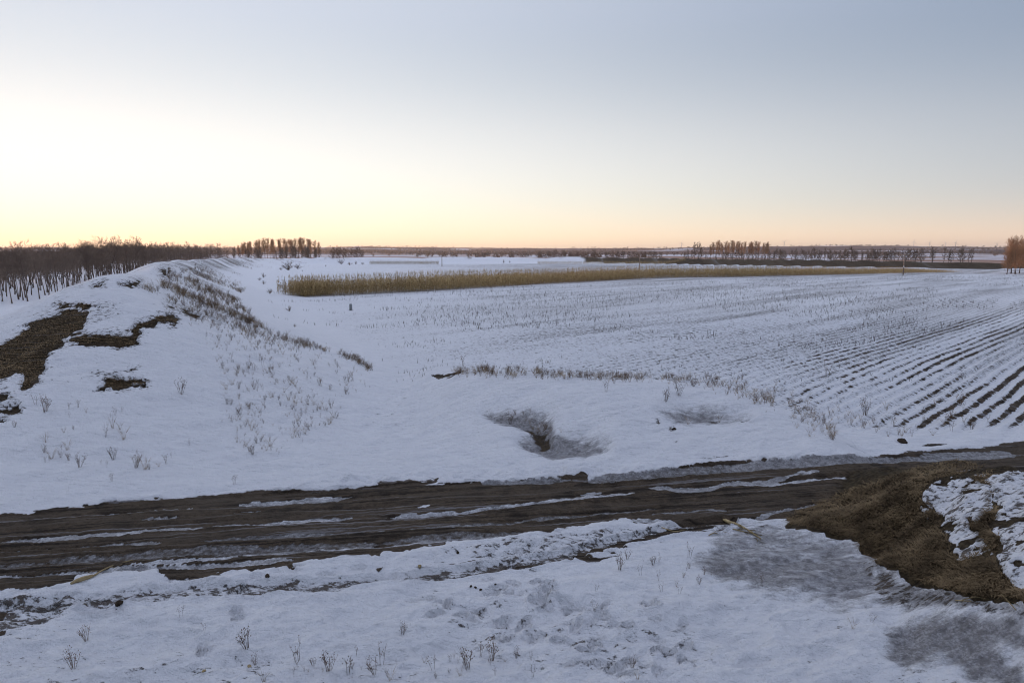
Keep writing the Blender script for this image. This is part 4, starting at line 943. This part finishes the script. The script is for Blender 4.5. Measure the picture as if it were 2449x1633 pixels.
# matted grass on the mound and on bare earth: fine lying blades
def blades(name, polys, n, ln, mat, lab, zmax=.5):
    Pn = np.vstack([in_poly(P, max(20, int(n * w))) for P, w in polys]); X, Y, Z, ok = on_ground(Pn[:, 0], Pn[:, 1])
    soil_ok = AQ('soil', X, Y) > .55; ok &= soil_ok; X, Y, Z = X[ok], Y[ok], Z[ok]; m = len(X)
    a = q.uniform(0, 6.28, m); L = q.uniform(*ln, m); up = q.uniform(.05, zmax, m); w = q.uniform(.002, .006, m) * (1 + np.hypot(X, Y) / 25)
    b = np.stack([X, Y, Z - .01], 1); dr = np.stack([np.cos(a) * L, np.sin(a) * L, up * L], 1); sd = np.stack([-np.sin(a) * w, np.cos(a) * w, 0 * a], 1)
    mid = b + dr * .55 + np.stack([0 * a, 0 * a, L * .12], 1); tip = b + dr + np.stack([0 * a, 0 * a, -L * .08], 1)
    v = np.stack([b - sd, b + sd, mid - sd * .8, mid + sd * .8, tip], 1).reshape(-1, 3); k = (np.arange(m) * 5)[:, None, None]
    f = (np.array([[0, 1, 3], [0, 3, 2], [2, 3, 4]])[None] + k).reshape(-1, 3)
    tag(link(name, mesh_np(name, v, f, [mat])), lab, 'grass', kind='stuff')
blades('matted_grass', [(GRASS_MOUND[0], .85), (GRASS_MOUND[1], .1), (GRASS_MOUND[2], .05)], 34000, (.05, .19), M_THATCH, 'brown matted grass covering the mound beside the road')
blades('matted_grass', [(SOIL_BANK[1], .6), (SOIL_BANK[0], .1), (SOIL_BANK[2], .22), (SOIL_BANK[3], .08)], 16000, (.10, .26), M_THATCH, 'short dead grass on the bare earth of the rampart', .35)

# stubble in the field
n = 150000
X = q.uniform(-75, 150, n); Y = q.uniform(26, 170, n)
l = (X + Y) * .70711; nn = np.round((-X + Y) * .70711 / .56) * .56 + q.normal(0, .06, n); X = (l - nn) * .70711; Y = (l + nn) * .70711
px, py = proj(X, Y, np.full(n, .3)); d = np.hypot(X, Y)
g = fbm(X * .07, Y * .07, 3, 311); g2 = fbm(l * .12, nn * .8, 2, 313)
keep = (px > 640) & (px < 2500) & (Y > 29 + .1 * X) & (AQ('soil', X, Y) < .3)
inside = ss(-22, -8, X + .42 * (Y - 34)) > .6
front_corn = Y < 96 + .52 * (X + 38)
zone = np.interp(px, [640, 760, 1000, 1500, 1900, 2200], [.05, .14, .40, .55, .45, .34])
keep &= inside & front_corn & (g * .6 + g2 * .4 > .62 - .36 * zone) & (q.random(n) < np.interp(d, [25, 45, 80, 140], [.85, .8, .6, .3]) )
X, Y = X[keep], Y[keep]
sg = TB(); sg.twig((0, 0, -.02), (.03, .01, 1), .085); sg.twig((0, 0, -.02), (-.05, .06, .7), .075); sg.twig((0, 0, .25), (.25, .06, .5), .05)
v, f = scatter_np(np.vstack(sg.v), np.vstack(sg.f), X, Y, HQ(X, Y), q.uniform(0, 6.28, len(X)), q.uniform(.14, .42, len(X)) * np.interp(np.hypot(X, Y), [26, 50], [.5, 1]), q.normal(0, .35, len(X)))
tag(link('stubble', mesh_np('stubble', v, f, [M_STUB])), 'short crop stubble standing in rows across the snowy field', 'stubble', kind='stuff'); print('stubble', len(X))

# ------------------------------------------------------------------ bushes in the field
def bush_geo(seed, n=22, w=.022):
    g = TB(); q2 = np.random.default_rng(seed)
    for i in range(n):
        a = q2.uniform(0, 6.28); el = q2.uniform(.5, 1.5); L = q2.uniform(.55, 1); d = np.array([math.cos(a) * math.cos(el), math.sin(a) * math.cos(el), math.sin(el)])
        g.tube([[0, 0, -.05], d * L * .5, d * L + [0, 0, .05]], [w * .6, w * .45, w * .15], 3)
        for k in range(9):
            s = q2.uniform(.35, 1); p = d * L * s; e = p + unit(d + q2.normal(0, .6, 3)) * q2.uniform(.12, .3); g.twig(p, e, w)
    return g
BM = [bush_geo(600 + i).mesh('bush', [M_WEED]) for i in range(3)]
BUSH = [(690, 646, 24, 2.6, 'dark upright bush on the snow between rampart and corn'), (712, 643, 13, 3, 'low spreading bush right of the dark upright one'), (672, 646, 8, 2, 'small faint bush left of the dark upright one'), (629, 664, 12, 2, 'small dark bush at the foot of the rampart'), (621, 671, 8, 2, 'tiny bush just below the small dark one'), (630, 680, 10, 2, 'pale sparse bush at the rampart foot nearest the corn'),
        (817, 632, 16, 2, 'tallest bush of the group before the far rampart'), (836, 634, 8, 3.4, 'wide reddish low bush before the far rampart'), (851, 633, 10, 1.5, 'small round bush right of the reddish one'), (867, 633, 7, 2, 'faint bush at the end of the short corn strip'), (779, 638, 5, 1.5, 'tiny bush alone on the snow before the far rampart'), (723, 650, 5, 1.2, 'tiny dark weed bush near the corn strip'),
        (1204, 629, 9, 1.3, 'small dark bush on the far rampart slope'), (1219, 630, 6, 1.2, 'smaller bush right of it on the far rampart slope'), (645, 703, 14, 2, 'dark weedy bush at the left tip of the corn strip'), (693, 745, 15, 2.2, 'sparse tan bush on the snow below the corn tip'), (705, 782, 9, 1.6, 'dark low weeds on the snow right of the rampart'), (468, 636, 7, 1.5, 'small bush beside the white post on the rampart')]
for i, (px, py, hp, wr, lb) in enumerate(BUSH):
    X, Y, Z, ok = on_ground(px, py); dist = math.hypot(X[0], Y[0]); h = hp / F * dist
    o = link('bush', BM[i % 3], loc=(X[0], Y[0], Z[0]), rotz=i * 1.3, scale=(h * wr * .45, h * wr * .45, h)); tag(o, lb, 'bush')

# ------------------------------------------------------------------ built things: posts, poles, turbines
def at(px, py): X, Y, Z, ok = on_ground(px, py); return X[0], Y[0], Z[0]
x, y, z = at(839, 743)
root = tag(link('stone_marker', None, loc=(x, y, z), rotz=.3), 'grey stone marker post standing alone in the snowy field', 'marker')
g = TB(); w, dp, h = .14, .09, .66
P = [(-w, -dp, -.1), (w, -dp, -.1), (w, dp, -.1), (-w, dp, -.1)]; rings = [(1, -.1), (1, .05), (.93, h * .85), (.80, h * .96), (.5, h)]
vs = [(a * s, b * s + .04 * zz, zz) for s, zz in rings for a, b, _ in P]; fs = []
for i in range(len(rings) - 1):
    for j in range(4): a, b = i * 4 + j, i * 4 + (j + 1) % 4; fs += [(a, b, b + 4), (a, b + 4, a + 4)]
k = (len(rings) - 1) * 4; fs += [(k, k + 1, k + 2), (k, k + 2, k + 3)]
g.add(vs, fs); link('post', g.mesh('post', [M_STONE]), root)
g = TB(); vs = [(0, 0, .06)] + [(math.cos(t) * .55 * (1 + .25 * math.sin(3 * t)), math.sin(t) * .5 * (1 + .2 * math.cos(2 * t)), -.06) for t in np.linspace(0, 2 * math.pi, 13)[:-1]]
g.add(vs, [(0, i + 1, (i + 1) % 12 + 1) for i in range(12)]); link('bare_earth_foot', g.mesh('bare_earth_foot', [M_CLOD]), root)
x, y, z = at(479, 635)
root = tag(link('white_post', None, loc=(x, y, z)), 'small white post standing on the rampart crest', 'post')
g = TB(); g.tube([(0, 0, -.1), (0, 0, .2), (0, 0, .85), (0, 0, .92)], [.1, .1, .09, .05], 6); link('shaft', g.mesh('shaft', [M_WHITE]), root)
g = TB(); g.tube([(0, 0, -.1), (0, 0, .08)], [.2, .16], 6); link('base', g.mesh('base', [M_STONE]), root)
def pole(px, pb, pt, lab, dist, band=False, arm=.9):
    x, y = by_px(px, dist); z = float(HQ(x, y)); h = tall(pt, dist) - z
    root = tag(link('utility_pole', None, loc=(x, y, z), rotz=-.5), lab, 'pole', 'utility poles crossing the field')
    g = TB(); g.tube([(0, 0, -.3), (0, 0, h * .5), (0.03, 0, h)], [.15, .12, .085], 8); link('shaft', g.mesh('shaft', [M_POLE]), root)
    g = TB(); g.tube([(-arm, -.12, h - .35), (arm, -.12, h - .35)], [.05, .05], 4); a = link('crossarm', g.mesh('crossarm', [M_POLE]), root)
    for s in (-arm + .08, 0, arm - .08):
        g = TB(); zz = h - .31 if s else h + .0; g.tube([(s, -.12 if s else 0, zz), (s, -.12 if s else 0, zz + .09), (s, -.12 if s else 0, zz + .17)], [.03, .055, .03], 6); link('insulator', g.mesh('insulator', [M_WHITE]), a)
    if band: g = TB(); g.tube([(0, 0, h * .36), (0, 0, h * .41)], [.142, .139], 8); link('white_band', g.mesh('white_band', [M_WHITE]), root)
pole(2156, 660, 605, 'brown utility pole with white band at the right end of corn', 174, True)
pole(1528, 645, 599, 'thin utility pole rising behind the middle of the corn strip', 215)
pole(1058, 638, 599, 'dark utility pole in the grey field behind the corn', 278)
def turbine(px, dist, top, rot, lab):
    x, y = by_px(px, dist); z = float(HQ(x, y)); h = max(tall(top, dist) - z, 45)
    root = tag(link('wind_turbine', None, loc=(x, y, z), rotz=0), lab, 'wind turbine', 'wind turbines on the horizon hills')
    g = TB(); g.tube([(0, 0, -3), (0, 0, h)], [2.3, 1.4], 8); link('tower', g.mesh('tower', [M_TURB]), root)
    g = TB(); g.tube([(0, -4, h), (0, -3, h), (0, 5, h)], [.8, 1.9, 1.7], 6); link('nacelle', g.mesh('nacelle', [M_TURB]), root)
    for k in range(3):
        a = rot + k * 2.0944; c, s = math.sin(a), math.cos(a); g = TB(); L = 32
        g.tube([(0, -4.2, h), (c * L * .25, -4.2, h + s * L * .25), (c * L, -4.2, h + s * L)], [.9, 1.2, .25], 4); link('blade', g.mesh('blade', [M_TURB]), root)
for px, ds, tp, rt, lb in ((1626, 6600, 582, .3, 'thin turbine mast left of the right poplar row on the horizon'), (1869, 6400, 581, .9, 'wind turbine just right of the poplar row on the horizon'), (2176, 6600, 586, .1, 'wind turbine leftmost of the group above the right hills'), (2213, 6700, 589, .6, 'small wind turbine second from the left on the right hills'), (2251, 6800, 591, 1.2, 'faint small wind turbine in the middle of the right group'), (2275, 6300, 585, .4, 'tallest wind turbine above the right hills'), (2373, 6500, 590, .8, 'wind turbine standing just left of the russet trees')):
    turbine(px, ds, tp, rt, lb)

# ------------------------------------------------------------------ litter by the road: fallen corn stalks, stones, clods
def fallen(pts, r, lab, husk=True, leaves=3):
    P = []
    for a, b in pts: x, y, z = at(a, b); P.append((x, y, z))
    P = np.array(P); o = P[0].copy(); P = P - o; P[:, 2] += r * 1.3
    root = tag(link('fallen_corn_stalk', None, loc=o), lab, 'corn stalk')
    Ps = smooth_line(P, 4); g = TB(); g.tube(Ps, np.linspace(r, r * .5, len(Ps)), 6); link('stem', g.mesh('stem', [M_STRAW]), root)
    d = unit(P[-1] - P[0]); s = np.cross(d, (0, 0, 1)); L = np.linalg.norm(P[-1] - P[0])
    for i in range(leaves):
        t = (i + .5) / leaves * .8; p = P[0] + (P[-1] - P[0]) * t + [0, 0, .0]; p[2] = np.interp(t, np.linspace(0, 1, len(P)), P[:, 2]); g = TB(); sg = 1 if i % 2 else -1
        e1 = p + d * .18 + s * .05 * sg + [0, 0, .05]; e2 = p + d * .36 + s * .1 * sg; w = s * .02 + np.array([0, 0, .012])
        g.add([p - w, p + w, e1 - w, e1 + w, e2], [(0, 1, 3), (0, 3, 2), (2, 3, 4)]); link('leaf', g.mesh('leaf', [M_STRAW]), root)
    if husk: g = TB(); g.tube([P[0] - d * .05, P[0] + d * .04 + [0, 0, .01], P[0] + d * .16 + [0, 0, .015], P[0] + d * .34], [r * .9, r * 1.6, r * 1.5, r * .8], 7); link('husk', g.mesh('husk', [M_STRAW]), root)
fallen([(176, 1397), (215, 1385), (262, 1367), (318, 1342)], .022, 'long pale corn stalk with husk lying across the road edge')
fallen([(1733, 1249), (1770, 1266), (1820, 1292)], .026, 'pale thick corn stalk lying on the edge of the frozen puddle')
fallen([(1752, 1270), (1790, 1276), (1822, 1284)], .014, 'thin broken stalk crossing under the thick one by the puddle', False)
fallen([(1765, 1262), (1800, 1276), (1812, 1298)], .012, 'short brown stalk piece beside the thick one by the puddle', False)
fallen([(1582, 1268), (1612, 1272), (1640, 1270)], .012, 'thin straw lying in the bare side track', False, 2)
fallen([(1695, 1282), (1708, 1277), (1718, 1280)], .012, 'short straw scrap on the snow left of the thick stalk', False, 2)
fallen([(2285, 1437), (2310, 1440), (2323, 1444)], .008, 'white bent straw on the snow under the mound', False, 1)
fallen([(2395, 1425), (2415, 1445), (2430, 1462)], .012, 'pale straw at the foot of the mound by the dark ice', False, 1)
fallen([(2322, 1372), (2345, 1376), (2365, 1381)], .010, 'pale curved straw lying on the matted grass of the mound', False, 1)
def rock(px, py, wpx, lab, mat, name='stone', cat='stone', group=None, flat=.6):
    x, y, z = at(px, py); dist = math.hypot(x, y); r = wpx / F * dist * .5
    v = []; fs = []; nu, nv = 10, 6
    for j in range(nv + 1):
        for i in range(nu):
            th = math.pi * j / nv; ph = 2 * math.pi * i / nu; k = 1 + .22 * math.sin(ph * 2 + px) * math.sin(th * 2 + py) + .10 * q.normal()
            v.append((r * k * math.sin(th) * math.cos(ph), r * k * .8 * math.sin(th) * math.sin(ph), r * k * flat * math.cos(th)))
    for j in range(nv):
        for i in range(nu): a, b = j * nu + i, j * nu + (i + 1) % nu; fs += [(a, a + nu, b + nu), (a, b + nu, b)]
    o = link(name, mesh_np(name, v, fs, [mat], smooth=True), loc=(x, y, z + r * flat * .35), rotz=px); tag(o, lab, cat, group)
rock(1004, 1364, 12, 'tan pebble lying on the snow between road and side track', M_STRAW)
for a in ((1126, 1407, 9, 'left of three dark clods on the snow below side track'), (1137, 1409, 8, 'middle of three dark clods on the snow below side track'), (1150, 1411, 8, 'right of three dark clods on the snow below side track'), (2157, 1060, 21, 'dark round clod of earth at the far edge of the road'), (1612, 1028, 12, 'dark stone in the snow of the right hollow'), (1185, 1407, 6, 'tiny dark clod right of the three clods')): rock(*a, M_CLOD, 'clod', 'clod')
for a in ((640, 1385, 14, 'small dark clod in churned snow left of centre'), (287, 1457, 18, 'dark clod showing through the snow below the side track'), (1095, 1325, 10, 'dark clod on the bare lower road edge')): rock(*a, M_CLOD, 'clod', 'clod')
rock(597, 1598, 11, 'small tan stone at the bottom left of the foreground', M_STRAW)
rock(488, 1610, 10, 'small brown stone near the bottom edge at left', M_STRAW)

# ------------------------------------------------------------------ air
hz = bpy.data.materials.new('haze_air'); hz.use_nodes = True; ht = hz.node_tree
for n in list(ht.nodes): ht.nodes.remove(n)
pv = N(ht, 'ShaderNodeVolumePrincipled'); pv.inputs['Color'].default_value = (.93, .90, .92, 1); pv.inputs['Density'].default_value = HAZE; pv.inputs['Anisotropy'].default_value = .45
ho = N(ht, 'ShaderNodeOutputMaterial'); ht.links.new(pv.outputs[0], ho.inputs['Volume'])
zlo = float(GZ.min()) - 1.5; zhi = 165.0; W = 16500.0
vb = [(a * W, b * W, c) for c in (zlo, zhi) for b in (-1, 1) for a in (-1, 1)]
fb = [(0, 2, 3, 1), (4, 5, 7, 6), (0, 1, 5, 4), (1, 3, 7, 5), (3, 2, 6, 7), (2, 0, 4, 6)]
tag(link('haze', mesh_np('haze', vb, fb, [hz])), 'thin evening haze over the far country', 'haze', kind='stuff')
